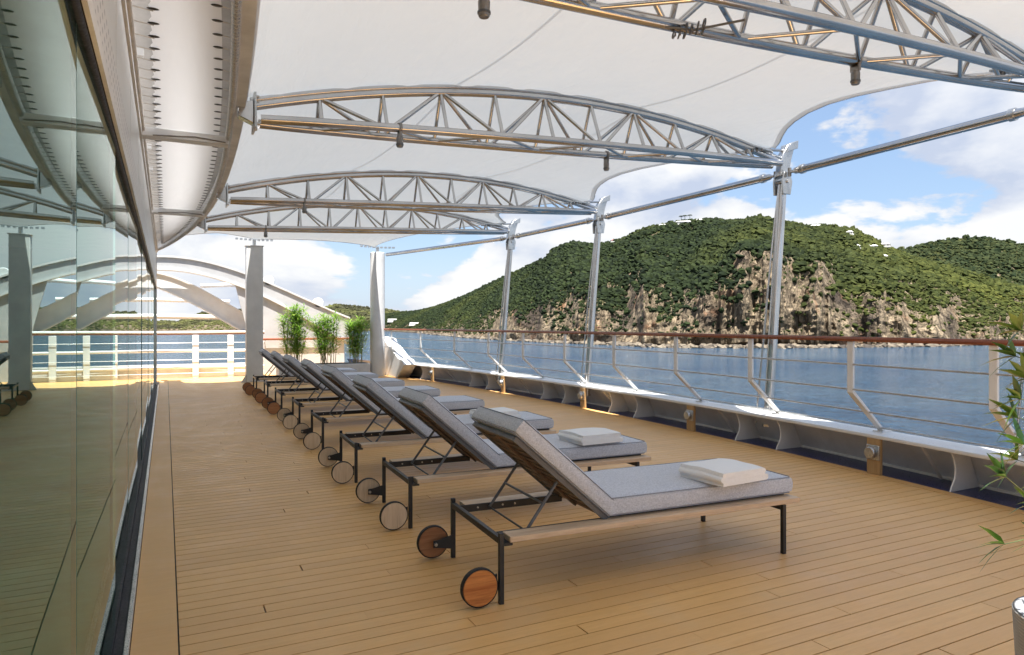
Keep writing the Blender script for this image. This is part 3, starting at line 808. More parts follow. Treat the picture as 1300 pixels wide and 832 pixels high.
eyel = M().lathe([(0.0, 0), (.013, 0), (.017, -.003), (.013, -.006), (0.0, -.006)], (0, 0, 0), 10).mesh('eyelet', 'eyelet_dark')
for m_ in (eyel,):
    for v in m_.vertices: v.co.x *= 1.9
ol = ro.location
n_l = 0
for j in range(108):
    y = -3.4 + j * 0.2
    if xc(y) - .15 < -.03: continue
    for side in (0, 1):
        e = bpy.data.objects.new('eyelet', eyel); COL.objects.link(e); e.parent = ro
        ex = -.062 if side == 0 else memx(y, 1) - .022
        e.location = (ex - ol[0], y - ol[1], 3.121 - ol[2])
        l = bpy.data.objects.new('lace', lace); COL.objects.link(l); l.parent = ro
        l.location = ((-.185 if side == 0 else ex) - ol[0], y - ol[1], (3.118 if side == 0 else 3.12) - ol[2])
        l.scale = (1.25, 1, 1)
lp = M()
for j in range(420):                                       # wrap of cord round the outer rail
    y = -3 + j * .05
    if y > YE: break
    lp.lathe([(.0255, -.004), (.029, 0), (.0255, .004)], (xc(y) - .075, y, 3.10), 8, 'y')
kind(lp.build('cord_wrap', 'lace_cord', ro), 'stuff')
for cy in (-1.2, 1.9, 6.8, 11.4):
    m = M().box(-.20, xc(cy) - .07, cy - .07, cy + .07, 3.04, 3.118)
    m.build('cross_beam', 'beige_paint', ro, bevel=.008)
    M().tube([(-.1, cy - .075, 3.05), ((xc(cy)) * .4, cy - .076, 3.075), (xc(cy) - .1, cy - .075, 3.055)], .006, 6).build('cable', 'dark_lamp', ro)
for cy in (1.2, 2.6, 3.9, 5.2, 7.9, 9.0):
    M().box(-.215, -.13, cy - .03, cy + .03, 3.19, 3.24).build('bracket', 'beige_paint', ro)

# ------------------------------------------------------------------ trusses
HEADS = [(6.62, 3.05), (6.73, 5.95), (6.72, 9.91), (6.52, 12.91)]
def ztop(s): return 3.23 + .19 * s + .40 * 4 * s * (1 - s)
def zbot(s): return 3.06 + .28 * s
LAB = ['nearest', 'second nearest', 'third', 'farthest']
def truss(idx, hx, hy):
    xl = xc(hy) + .07; xr = hx - .06; yc = hy - (.08 if idx == 0 else .02)
    o = thing('roof_truss', ['nearest arched steel truss, crossing the top right corner', 'second arched steel truss spanning from the overhang to the tall post', 'third arched steel truss, below the middle of the canopy', 'farthest arched steel truss near the round white column'][idx], 'truss', (xl, yc, 3.0), 'arched steel trusses carrying the canopy')
    X = lambda s: xl + (xr - xl) * s
    def g(s): return .045 + .150 * math.sin(math.pi * min(1, max(0, s))) ** .55
    N = 28
    T = lambda s: Vector((X(s), yc, ztop(s) - .055))
    B = lambda s, sg: Vector((X(s), yc + sg * g(s), zbot(s)))
    M().tube([T(i / N) for i in range(N + 1)], .036, 12).build('top_chord', 'steel', o)
    M().tube([T(i / N) + Vector((0, 0, .052)) for i in range(N + 1)], .022, 10).build('membrane_rail', 'steel', o)
    for sg in (-1, 1): M().tube([B(.012 + .976 * i / N, sg) for i in range(N + 1)], .038, 12).build('bottom_chord', 'steel', o)
    n = 10
    node = [(k + 1) / (n + 1) for k in range(n)]
    r = .0175
    for k, s in enumerate(node):
        for sg in (-1, 1):
            M().tube([T(s) + Vector((0, sg * .01, -.02)), B(s, sg)], r, 8).build('web_strut', 'steel', o)
            if k % 2 == 1 or k == 0:
                pass
        if k % 2 == 0:
            for k2 in (k - 1, k + 1):
                if 0 <= k2 < n:
                    for sg in (-1, 1):
                        M().tube([T(s + .006 * (k2 - k)) + Vector((0, sg * .012, -.02)), B(node[k2] - .006 * (k2 - k), sg)], r, 8).build('web_strut', 'steel', o)
        if k < n - 1:
            M().tube([B(s, -1 if k % 2 else 1), B(node[k + 1], 1 if k % 2 else -1)], .016, 8).build('brace_strut', 'steel', o)
    # end plates on the overhang side
    x0 = X(0)
    M().prism([(yc - .13, 2.98), (yc + .13, 2.98), (yc + .07, 3.30), (yc - .07, 3.30)], 'x', x0 + .02, x0 + .038).build('end_plate', 'silver_fitting', o, bevel=.003)
    M().prism([(x0 - .10, 3.08), (x0 + .02, 3.03), (x0 + .02, 3.22), (x0 - .10, 3.18)], 'y', yc - .05, yc + .05).build('end_bracket', 'steel', o, bevel=.006)
    for sg in (-1, 1):
        for z in (3.02, 3.25): M().lathe([(0, .062), (.012, .062), (.012, .036)], (x0, yc + sg * (.09 if z < 3.1 else .05), z), 8, 'x').build('bolt', 'silver_fitting', o)
    return o
for i, (hx, hy) in enumerate(HEADS): truss(i, hx, hy)

# spotlights hung under the trusses
def spot(idx, ti, s, sg, drop=.0):
    hx, hy = HEADS[ti]; xl = xc(hy) + .07; xr = hx - .06; yc = hy - (.08 if ti == 0 else .02)
    x = xl + (xr - xl) * s; y = yc + sg * (.045 + .15 * math.sin(math.pi * s) ** .55); z = zbot(s)
    lab = ['small canister spotlight at the top centre under the nearest truss', 'small canister spotlight under the right part of the nearest truss', 'spotlight hanging left of centre under the second truss', 'spotlight hanging right of centre under the second truss', 'spotlight at the left under the third truss', 'spotlight at the left under the farthest truss'][idx]
    o = thing('spotlight', lab, 'spotlight', (x, y, z - .1), 'canister spotlights under the trusses')
    M().lathe([(.040, -.012), (.048, -.012), (.048, .012), (.040, .012), (.040, -.012)], (x, y, z), 12, 'x').build('clamp', 'dark_lamp', o)
    M().box(x - .012, x + .012, y - .034, y + .034, z - .075, z - .035).build('yoke', 'dark_lamp', o)
    M().lathe([(0, z - .165), (.024, z - .167), (.029, z - .16), (.031, z - .09), (.026, z - .072), (0, z - .07)], (x, y, 0), 16).build('can', 'dark_lamp', o)
    M().lathe([(.0305, z - .150), (.034, z - .149), (.034, z - .138), (.0305, z - .137)], (x, y, 0), 16).build('ring', 'grey_metal', o)
spot(0, 0, .165, 1); spot(1, 0, .63, 1); spot(2, 1, .20, -1); spot(3, 1, .60, 1); spot(4, 2, .17, -1); spot(5, 3, .17, -1)
# cable bundle on the nearest truss
hx, hy = HEADS[0]; cb = M()
xl = xc(hy) + .07; xr = hx - .06
cx = xl + (xr - xl) * .38; cyy = hy - .08
for k in range(6):
    r_ = .028 + .008 * (k % 3)
    pts = [(cx - .06 + .018 * k + .03 * math.cos(q * .7), cyy + .20 - .03 * k + r_ * math.cos(q * .785), zbot(.38) - .045 + r_ * math.sin(q * .785)) for q in range(9)]
    cb.tube(pts, .0055, 6)
cb.tube([(cx - .2, cyy + .19, zbot(.38) - .03), (cx, cyy + .10, zbot(.38) - .05), (cx + .2, cyy - .10, zbot(.38) - .03)], .007, 6)
tag(cb.build('cable_bundle', 'grey_metal'), 'tangle of looped cables tied to the nearest truss', 'cables')

# ------------------------------------------------------------------ tall raking steel posts and tie beams
plab = ['raking steel post at the right edge holding the nearest truss', 'tall raking steel post in front of the rocky cliff', 'raking steel post in front of the dark green slope, middle of the row', 'farthest raking steel post with the smallest height']
for i, (hx, hy) in enumerate(HEADS):
    o = thing('canopy_post', plab[i], 'steel post', (hx - .25, hy, .20), 'raking steel posts outside the railing')
    bx = hx - .25; zt = 3.10
    def at(z): return Vector((bx + (hx - bx) * (z - .20) / (3.2 - .20), hy, z))
    M().tube([at(.20), at(zt)], .056, 20).build('pipe', 'steel', o)
    M().tube([at(.20) + Vector((-.05, .14, 0)), at(2.2) + Vector((-.05, .06, 0)), at(3.0) + Vector((-.03, .03, 0))], .012, 8).build('stay_rod', 'steel', o)
    M().lathe([(0, .17), (.07, .17), (.07, .20), (0, .20)], (bx, hy, 0), 20).build('base_flange', 'steel', o)
    # fork at the top of the pipe
    for sg in (-1, 1): M().prism([(hx - .075, 2.98), (hx + .055, 2.98), (hx + .085, 3.14), (hx + .04, 3.25), (hx - .05, 3.25), (hx - .085, 3.14)], 'y', hy + sg * .065 - .011, hy + sg * .065 + .011).build('fork_plate', 'silver_fitting', o, bevel=.004)
    M().lathe([(0, -.095), (.025, -.095), (.025, .095), (0, .095)], (hx, hy, 3.14), 12, 'y').build('pin', 'steel', o)
    M().prism([(hx - .09, 3.20), (hx + .06, 3.20), (hx + .10, 3.40), (hx + .16, 3.58), (hx + .05, 3.60), (hx - .04, 3.47)], 'y', hy - .045, hy + .045).build('head_block', 'silver_fitting', o, bevel=.01)
    M().prism([(hx + .02, 3.50), (hx + .19, 3.56), (hx + .20, 3.66), (hx + .05, 3.60)], 'y', hy - .07, hy + .07).build('head_wing', 'silver_fitting', o, bevel=.006)
    M().tube([(hx + .02, hy, 3.53), (hx - .30, hy, 3.50)], .017, 10).build('turnbuckle', 'steel', o)
    m = M().prism([(hx - .62, hy - .16), (hx - .30, hy - .10), (hx - .20, hy - .035), (hx - .20, hy + .035), (hx - .30, hy + .10), (hx - .62, hy + .16), (hx - .50, hy)], 'z', 3.462, 3.480)
    m.build('membrane_plate', 'silver_fitting', o)
    for k in range(7):
        a = -0.6 + 1.2 * k / 6
        M().lathe([(0, 3.43), (.014, 3.43), (.014, 3.461)], (hx - .20 - .36 * math.cos(a), hy + .25 * math.sin(a), 0), 8).build('bolt', 'dark_lamp', o)
tlab = ['steel tie beam crossing the sky at the right, nearest span', 'steel tie beam between the tall post and the middle post', 'steel tie beam between the middle post and the farthest post', 'thin steel tie beam from the farthest post to the round column']
ends = [(Vector((HEADS[k][0], HEADS[k][1], 3.24)), Vector((HEADS[k + 1][0], HEADS[k + 1][1], 3.24))) for k in range(3)] + [(Vector((6.52, 12.91, 3.24)), Vector((5.32, 17.95, 3.28)))]
for i, (a, c) in enumerate(ends):
    o = thing('tie_beam', tlab[i], 'tie beam', tuple(a), 'tie beams linking the post heads')
    d = (c - a).normalized()
    M().tube([a + d * .30, c - d * (.30 if i < 3 else .0)], .046, 16).build('beam', 'steel', o)
    for e, s_ in ((a, 1), (c, -1)):
        if i == 3 and s_ == -1: continue
        M().tube([e + d * s_ * .10, e + d * s_ * .16, e + d * s_ * .20, e + d * s_ * .30], [.018, .018, .038, .046], 12).build('end_cone', 'steel', o)
        M().tube([e + d * s_ * .28, e + d * s_ * .33], .056, 16).build('collar', 'silver_fitting', o)
        M().lathe([(0, -.05), (.022, -.05), (.022, .05), (0, .05)], tuple(e + d * s_ * .11), 10, 'z').build('pin', 'dark_lamp', o)

# ------------------------------------------------------------------ canopy membrane
cn = thing('canopy', 'large white tensioned fabric canopy arching over the deck', 'canopy', (3, 7, 3.4))
hy_ = [0.3, 3.05, 5.95, 9.91, 12.91]
hx_ = [6.35, 6.62, 6.73, 6.72, 6.52]
def bay(y):
    for k in range(4):
        if y <= hy_[k + 1] or k == 3: return k, min(1, max(0, (y - hy_[k]) / (hy_[k + 1] - hy_[k])))
def xout(y):
    k, v = bay(y); base = hx_[k] * (1 - v) + hx_[k + 1] * v
    s = math.sin(math.pi * v) ** 1.1
    return base - .12 - .84 * s
def canopy_pt(u, y):
    k, v = bay(y); base = hx_[k] * (1 - v) + hx_[k + 1] * v
    xl = xc(y) + .03; x = xl + (xout(y) - xl) * u
    s = (x - xl) / (base - .06 - xl)
    pk = math.sin(math.pi * v)
    z = ztop(min(s, 1)) + .02 - .12 * pk * math.sin(math.pi * min(1, s)) ** .5
    near = min(v, 1 - v) * (hy_[k + 1] - hy_[k])
    rp = .022 * math.exp(-near * 2.2) * math.cos((s * 11) * 2 * math.pi) * (near > 0.001)
    if s > .85: z += .10 * ((s - .85) / .15) ** 1.5
    return (x, y, z + rp)
COLS = [(1.93, 17.75), (5.05, 18.15)]
def far_edge(x):
    """y of the scalloped far edge"""
    pts = [(.0, 17.2), (1.93, 17.75), (5.05, 18.05)]
    for (a, ya), (c, yb) in zip(pts, pts[1:]):
        if x <= c or c == 5.05:
            v = min(1, max(0, (x - a) / (c - a)))
            return ya + (yb - ya) * v - .75 * math.sin(math.pi * v) ** .7
rows = []
yl = []
for k in range(4):
    nseg = 16
    for i in range(nseg): 
        yv = hy_[k] + (hy_[k + 1] - hy_[k]) * (0.5 - 0.5 * math.cos(math.pi * i / nseg)); yl.append(yv)
NU = 66
for y in yl: rows.append([canopy_pt(i / NU, y) for i in range(NU + 1)])
# last bay gathers onto the two columns
last = [canopy_pt(i / NU, 12.91) for i in range(NU + 1)]
rows.append(last)
for j in range(1, 19):
    w_ = j / 18; row = []
    for i in range(NU + 1):
        u = i / NU; x0, y0, z0 = last[i]
        xt = .06 + (5.05 - .06) * u
        xt2 = x0 * (1 - w_) + xt * w_
        inset = .55 * math.sin(math.pi * w_) ** .7
        xx = xt2 - inset * u ** 3
        yy = y0 + (far_edge(xt) - y0) * w_
        zt = 3.47 + .10 * math.sin(math.pi * min(1, max(0, (xt - 1.9) / 3.1))) ** .6 * 0.0
        zz = z0 * (1 - w_) + zt * w_ - .10 * math.sin(math.pi * w_) * math.sin(math.pi * u)
        if u < .2: zz = zz * (u / .2) + (3.24 + .1 * w_) * (1 - u / .2)
        row.append((xx, yy, zz))
    rows.append(row)
mem = M().grid(rows).build('membrane', 'canopy_membrane', cn)
# seams and edge hems as thin welded strips just under the membrane
def seam_at(x, wd, j1):
    A_ = []; C_ = []
    for rr in rows[:j1]:
        xs = [q[0] for q in rr]
        for X_, Ls in ((x - wd / 2, A_), (x + wd / 2, C_)):
            Ls.append((X_, float(np.interp(X_, xs, [q[1] for q in rr])), float(np.interp(X_, xs, [q[2] for q in rr])) - .004))
    M().grid([A_, C_]).build('seam', 'seam_membrane', cn)
n4 = 4 * 16 + 1
seam_at(2.42, .028, n4); seam_at(4.56, .028, n4)
hem_in = []; hem_out = []
for rr in rows:
    o_ = Vector(rr[-1]); i_ = Vector(rr[-2]); d = (i_ - o_).normalized()
    hem_out.append(tuple(o_ + Vector((0, 0, -.006)))); hem_in.append(tuple(o_ + d * .075 + Vector((0, 0, -.006))))
M().grid([hem_in, hem_out]).build('edge_hem', 'hem_membrane', cn)
M().tube([tuple(Vector(r_[-1])) for r_ in rows], .008, 6).build('edge_cable', 'silver_fitting', cn)
M().tube([tuple(Vector(q)) for q in rows[-1]], .010, 6).build('edge_cable', 'silver_fitting', cn)

# ------------------------------------------------------------------ white columns
o = thing('square_column', 'white square steel column at the left end of the lounger row', 'column', (1.93, 17.7, 0))
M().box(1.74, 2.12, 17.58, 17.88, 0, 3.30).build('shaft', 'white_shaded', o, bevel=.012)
M().box(1.72, 2.14, 17.56, 17.90, 3.301, 3.315).build('cap_plate', 'white_paint', o)
M().tube([(1.93, 17.72, 3.315), (1.93, 17.72, 3.46)], .04, 12).build('neck', 'steel', o)
m = M()
for k in range(-4, 5):
    m.box(1.93 + k * .10 - .028, 1.93 + k * .10 + .028, 17.66, 17.74, 3.435 + .004 * abs(k), 3.475 + .004 * abs(k))
m.build('clamp_bar', 'silver_fitting', o)
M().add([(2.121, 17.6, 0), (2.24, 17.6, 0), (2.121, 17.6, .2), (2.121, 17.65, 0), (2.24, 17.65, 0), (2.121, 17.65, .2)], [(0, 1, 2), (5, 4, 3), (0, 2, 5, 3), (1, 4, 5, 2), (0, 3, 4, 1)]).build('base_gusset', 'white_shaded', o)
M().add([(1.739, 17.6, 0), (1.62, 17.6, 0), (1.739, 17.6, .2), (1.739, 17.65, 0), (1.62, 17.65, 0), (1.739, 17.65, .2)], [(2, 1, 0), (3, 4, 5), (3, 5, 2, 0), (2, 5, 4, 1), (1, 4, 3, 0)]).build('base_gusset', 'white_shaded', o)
o = thing('round_column', 'round white column in the middle distance with steel tie beam at its top', 'column', (5.12, 18.15, 0))
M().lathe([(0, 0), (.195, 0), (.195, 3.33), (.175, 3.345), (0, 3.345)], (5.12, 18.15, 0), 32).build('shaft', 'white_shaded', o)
M().tube([(5.12, 18.15, 3.345), (5.12, 18.15, 3.47)], .045, 12).build('neck', 'steel', o)
m = M()
for k in range(-4, 5):
    m.box(5.10 + k * .11 - .03, 5.10 + k * .11 + .03, 18.03, 18.11, 3.455 + .004 * abs(k), 3.495 + .004 * abs(k))
m.build('clamp_bar', 'silver_fitting', o)

# ------------------------------------------------------------------ arches, wall and pipes beyond the deck
def arc_pts(tab, n=26):
    xs = np.array([p[0] for p in tab]); zs = np.array([p[1] for p in tab])
    co = np.polyfit(xs, zs, 3)
    return co
TOP = arc_pts([(-.19, 3.23), (.76, 3.16), (2.03, 2.84), (3.25, 2.31), (4.84, 1.64)])
BOT = arc_pts([(-.19, 2.84), (1.0, 2.72), (2.01, 2.37), (3.69, 1.52), (4.3, 1.15)])
def arch(name, lab, top, bot, xe_, y, dep, mats, flange=.10):
    o = thing(name, lab, 'arch', (0, y, 0))
    xs = np.linspace(0, xe_ + .2, 30)
    pts = []
    for sgn in (-1, 1):
        rng_ = xs[::-1] if sgn < 0 else xs[1:]
        for d in rng_:
            pts.append((-.2 + sgn * d, float(np.polyval(top, -.2 + d)), float(np.polyval(bot, -.2 + d))))
    A = [(x, y - dep / 2 + .03, zt - .04) for x, zt, zb in pts]; Bq = [(x, y - dep / 2 + .03, zb + .04) for x, zt, zb in pts]
    A2 = [(x, y + dep / 2 - .03, zt - .04) for x, zt, zb in pts]; B2 = [(x, y + dep / 2 - .03, zb + .04) for x, zt, zb in pts]
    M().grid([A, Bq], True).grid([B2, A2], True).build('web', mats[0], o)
    def fl(z_of, nm, t0):
        m = M(); n = len(pts)
        a = [(pts[i][0], y - dep / 2 - .02, z_of(pts[i]) + t0) for i in range(n)]; b_ = [(pts[i][0], y + dep / 2 + .02, z_of(pts[i]) + t0) for i in range(n)]
        c = [(p[0], p[1], p[2] - .05) for p in b_]; d = [(p[0], p[1], p[2] - .05) for p in a]
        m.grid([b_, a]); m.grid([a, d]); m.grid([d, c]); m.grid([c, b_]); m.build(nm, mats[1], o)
    fl(lambda p: p[1], 'top_flange', .0); fl(lambda p: p[2], 'bottom_flange', .05)
    return o, pts
a1, pts1 = arch('large_arch', 'large white steel arch sweeping down behind the square column', TOP, BOT, 4.9, 20.5, .30, ('arch_shaded', 'white_shaded'))
for x in (2.62, 4.0):
    z = float(np.polyval(TOP, x))
    M().lathe([(0, 20.38), (.13, 20.38), (.15, 20.42), (.15, 20.60), (0, 20.62)], (x, 0, z + .04), 20, 'y').build('lug', 'white_paint', a1)
TOP2 = arc_pts([(-.21, 2.83), (.17, 2.73), (.69, 2.50), (1.15, 2.25), (1.63, 1.96), (2.05, 1.72)])
BOT2 = arc_pts([(-.21, 2.39), (.41, 2.10), (.99, 1.78), (1.6, 1.40), (2.05, 1.13)])
arch('inner_arch', 'smaller bright white arch brace below the large arch', TOP2, BOT2, 2.7, 21.1, .34, ('white_paint', 'white_paint'))
wl = M()
zt = lambda x: float(np.polyval(BOT, x)) + .04
poly = [(1.72, zt(1.72)), (2.02, 1.30), (2.05, 0.0), (4.75, 0.0), (4.75, .9)] + [(x, zt(x)) for x in (4.3, 3.9, 3.4, 2.9, 2.4, 2.0)]
wl.prism(poly[::-1], 'y', 20.42, 20.50)
tag(wl.build('screen_wall', 'arch_shaded'), 'white steel wall greyed for shade under the large arch behind the bamboo', 'wall')
h = M().tube([(2.3, 20.3, .98), (5.0, 20.3, .98)], .032, 10)
o = thing('wall_handrail', 'short teak handrail on the wall behind the bamboo', 'handrail', (2.3, 20.3, .9))
h.build('rail', 'rail_teak', o)
for x in (2.5, 3.6, 4.7): M().tube([(x, 20.3, .95), (x, 20.43, .90)], .012, 6).build('bracket', 'silver_fitting', o)
for k, (x0, x1, z, r, lab) in enumerate(((-2.4, 1.95, 1.60, .072, 'lowest white pipe crossing between the arches'), (-2.2, 1.7, 2.07, .060, 'middle white pipe crossing between the arches'), (.9, 2.5, 2.55, .062, 'upper white pipe between the two arches'))):
    y = 21.9
    tag(M().tube([(x0, y, z - .03), ((x0 + x1) / 2, y + .05, z + .03), (x1, y, z)], r, 14).build('cross_pipe', 'white_paint'), lab, 'pipe', 'white pipes between the arches')
tag(M().tube([(-2.6, 21.9, 2.56), (-1.2, 21.9, 2.55)], .062, 14).build('cross_pipe', 'white_paint'), 'upper white pipe left of the glass corner', 'pipe', 'white pipes between the arches')

# rail across the far end of the deck
fr_ = thing('end_railing', 'white pipe railing with pale cap rail across the far end of the deck', 'railing', (0, 19.5, 0))
YR = 19.7
M().tube([(-3.6, YR, 1.165), (.0, YR + .05, 1.185), (2.4, YR - .05, 1.20)], .036, 12).build('cap_rail', 'white_paint', fr_)
M().tube([(-3.6, YR, 1.13), (.0, YR + .05, 1.145), (2.4, YR - .05, 1.16)], .022, 12).build('teak_strip', 'rail_teak', fr_)
for z in (.70, .27): M().tube([(-3.6, YR, z - .01), (0, YR + .05, z + .01), (2.4, YR, z)], .040, 12).build('mid_rail', 'white_paint', fr_)
for z in (.92, .48, .13): M().tube([(-3.6, YR - .06, z), (2.4, YR - .06, z)], .007, 6).build('wire', 'silver_fitting', fr_)
for x in (-3.2, -2.0, -1.1, .70, 1.55): M().box(x - .075, x + .075, YR - .03, YR + .03, 0.0, 1.12).build('post', 'white_paint', fr_, bevel=.01)
M().box(-3.6, 2.0, YR + .10, YR + .16, 0.0, .33).build('kick_plate', 'bulwark_paint', fr_)
M().box(-3.6, 2.0, YR + .05, YR + .22, .331, .36).build('kick_ledge', 'white_paint', fr_)

# ------------------------------------------------------------------ planter and bamboo
pl = M(); 
o = thing('planter', 'long pale planter trough holding the three bamboos', 'planter', (3.8, 18.3, 0))
M().box(2.55, 4.88, 18.0, 18.55, 0, .36).build('trough', 'planter_white', o, bevel=.015)
M().box(2.60, 4.83, 18.05, 18.50, .3605, .372).build('soil', 'caulk', o)
def leaf_grid(m, base, d, up, L, W):
    """a folded, drooping blade"""
    d = d.normalized(); side = d.cross(up)
    if side.length < .1: side = Vector((1, 0, 0))
    side.normalize(); n = side.cross(d).normalized()
    cs = [0, .25, .6, 1.0]; ws = [.12, 1.0, .75, 0.02]
    A = []; B_ = []; C_ = []
    for t, q in zip(cs, ws):
        p = base + d * (L * t) - Vector((0, 0, 1)) * (L * .22 * t * t)
        A.append(p + side * (W * q / 2) + n * (W * .12 * q)); B_.append(p); C_.append(p - side * (W * q / 2) + n * (W * .12 * q))
    m.grid([A, B_, C_])
def bush(name, cx, cy, lab, hgt, wid, seed, nl=2600):
    random.seed(seed)
    o = thing(name, lab, 'bamboo', (cx, cy, .372), 'bamboos in the planter')
    tops = []
    for k in range(15):
        a = random.uniform(0, 6.28); r = random.uniform(.02, .10)
        x0, y0 = cx + r * math.cos(a) * 2, cy + r * math.sin(a)
        a2 = random.uniform(0, 6.28); sp = random.uniform(.02, wid * .42)
        hh = hgt * random.uniform(.72, 1.0)
        p0 = Vector((x0, y0, .372)); p2 = Vector((x0 + sp * math.cos(a2), y0 + .5 * sp * math.sin(a2), .372 + hh))
        p1 = (p0 + p2) / 2 + Vector((random.uniform(-.03, .03), 0, .05))
        M().tube([p0, p1, p2], [.009, .008, .004], 6).build('culm', 'bamboo_culm', o)
        tops.append((p0, p1, p2))
    m = M()
    for k in range(nl):
        p0, p1, p2 = random.choice(tops); t = random.uniform(.12, 1.0) ** .8
        p = p0 * (1 - t) ** 2 + p1 * (2 * t * (1 - t)) + p2 * t * t
        a = random.uniform(0, 6.28)
        rr = random.uniform(.0, .13) * (1.15 - .45 * t)
        d = Vector((math.cos(a), math.sin(a) * .7, random.uniform(-.2, 1.1)))
        leaf_grid(m, p + Vector((math.cos(a) * rr, math.sin(a) * rr, random.uniform(-.05, .05))), d, Vector((0, 0, 1)), random.uniform(.10, .20), random.uniform(.018, .030))
    kind(m.build('foliage', 'bamboo_leaf', o), 'stuff')
bush('bamboo', 2.98, 18.25, 'left bamboo in the trough, tallest and widest of the three', 1.50, .80, 1, 3200)
bush('bamboo', 3.82, 18.25, 'middle bamboo in the trough in front of the grey wall', 1.33, .74, 2)
bush('bamboo', 4.55, 18.25, 'right bamboo in the trough, next to the round column', 1.22, .62, 3, 2200)

# pot and bamboo at the right edge
px0, py0 = 2.622, 1.105
o = thing('ribbed_pot', 'grey ribbed round pot at the bottom right corner', 'pot', (px0, py0, 0))
prof = [(0, 0), (.17, 0)]
nr = 42
for k in range(nr):
    z = .012 + k * (.45 / nr); r = .175 + .025 * (z / .5)
    prof += [(r - .005, z), (r + .003, z + .0035), (r + .003, z + .0075), (r - .005, z + .0105)]
prof += [(.198, .463), (.182, .463), (.178, .40), (0, .40)]
M().lathe(prof, (px0, py0, 0), 56).build('body', 'pot_grey', o)
M().lathe([(0, .412), (.1795, .412)], (px0, py0, 0), 32).build('soil', 'caulk', o)
random.seed(5)
o = thing('pot_bamboo', 'bamboo plant with slender green leaves reaching in at the right edge', 'bamboo', (px0, py0, .45))
twigs = []
stems = []
for k in range(5):
    a = random.uniform(0, 6.28)
    s0 = Vector((px0 + .05 * math.cos(a), py0 + .05 * math.sin(a), .45)); s2 = Vector((px0 + random.uniform(.02, .14), py0 + random.uniform(-.05, .12), random.uniform(1.5, 1.85)))
    M().tube([s0, (s0 + s2) / 2 + Vector((.03, .0, 0)), s2], [.008, .007, .004], 8).build('stem', 'near_stem', o); stems.append((s0, s2))
Fv = Vector((math.sin(rad(26.9)), math.cos(rad(26.9)), 0)); Rv = Vector((Fv.y, -Fv.x, 0))
def at_world(fwd, side, z): return Fv * fwd + Rv * side + Vector((0, 0, z))
# twig: start (in the plant) -> tip ; leaf fans along it, in metres along the view's forward and side directions
TW = [((2.15, 1.86, .62), (2.10, 1.52, .93), 0), ((2.15, 1.86, .74), (2.08, 1.50, .73), 1), ((2.15, 1.86, .95), (2.10, 1.575, 1.03), 0),
      ((2.15, 1.84, 1.00), (2.12, 1.57, 1.11), 1), ((2.12, 1.84, 1.08), (2.1, 1.565, 1.17), 0), ((2.14, 1.84, 1.14), (2.12, 1.60, 1.23), 1), ((2.12, 1.84, 1.2), (2.12, 1.565, 1.30), 0), ((2.16, 1.85, 1.28), (2.12, 1.58, 1.38), 0), ((2.2, 1.87, 1.38), (2.15, 1.66, 1.48), 1), ((2.2, 1.87, .85), (2.16, 1.60, .97), 1)]
for (a, c, md) in TW:
    A_ = at_world(*a); C_ = at_world(*c)
    mid = (A_ + C_) / 2 + Vector((0, 0, .02))
    M().tube([A_, mid, C_], [.0035, .0028, .0015], 6).build('twig', 'near_stem', o)
    d0 = (C_ - A_).normalized()
    fans = (1.0, .72, .42) if md == 0 else (1.0, .62)
    for t in fans:
        bp = A_ * (1 - t) + C_ * t
        nl = 5 if t == 1.0 else 4
        for q in range(nl):
            ang = (-.9 + 1.8 * q / (nl - 1)) + random.uniform(-.15, .15)
            axis = Fv
            d = Matrix.Rotation(ang, 3, axis) @ d0 + Fv * random.uniform(-.35, .35)
            m = M(); leaf_grid(m, bp, d, Vector((0, .6, 1)) , random.uniform(.085, .125), random.uniform(.017, .024))
            m.build('leaf', 'near_leaf', o)

# ------------------------------------------------------------------ loungers
def puff_box(m, L, W, T, mt, seed=0, nx=18, ny=9, crown=.014, round_=.026):
    """soft cushion: grid skin round a box, slightly crowned, corners rounded"""
    def skin(u, v, side):
        x = L * u; y = W * v
        e = min(1.0, min(u, 1 - u) * L / .05, min(v, 1 - v) * W / .05)
        bulge = crown * (1 - (2 * u - 1) ** 4) * (1 - (2 * v - 1) ** 4)
        wob = .0035 * mnoise.noise(Vector((x * 7, y * 7, seed + side * 9)))
        z = (T + bulge if side else 0) + (wob if side else 0)
        if side: z -= round_ * .55 * (1 - math.sqrt(max(0, 1 - (1 - e) ** 2)))
        else: z += round_ * .45 * (1 - math.sqrt(max(0, 1 - (1 - e) ** 2)))
        return mt @ Vector((x, y, z))
    us = [0, .012, .03] + [i / nx for i in range(1, nx)] + [.97, .988, 1]; vs = [0, .02, .05] + [j / ny for j in range(1, ny)] + [.95, .98, 1]
    top = [[skin(u, v, 1) for v in vs] for u in us]; bot = [[skin(u, v, 0) for v in reversed(vs)] for u in us]
    m.grid([r[::-1] for r in top]); m.grid([r[::-1] for r in bot])
    def side(a, b_):      # bulging side wall
        A, B_ = a, b_; rows_ = []
        cen = mt @ Vector((L / 2, W / 2, T / 2))
        for k in range(4):
            t = k / 3; row = []
            for p, q in zip(A, B_):
                w_ = p * (1 - t) + q * t
                dd = (w_ - cen); dd.z = 0
                row.append(w_ + dd.normalized() * (.007 * math.sin(math.pi * t)))
            rows_.append(row)
        m.grid(rows_)
    side([r[0] for r in top], [r[-1] for r in bot]); side([r[-1] for r in bot][::1] and [r[0] for r in bot], [r[-1] for r in top])
    side(bot[0][::-1], top[0]); side(top[-1], bot[-1][::-1])
HING = .665; LEN = 1.87; WID = .744; FH = .335; SLOPE = rad(41)
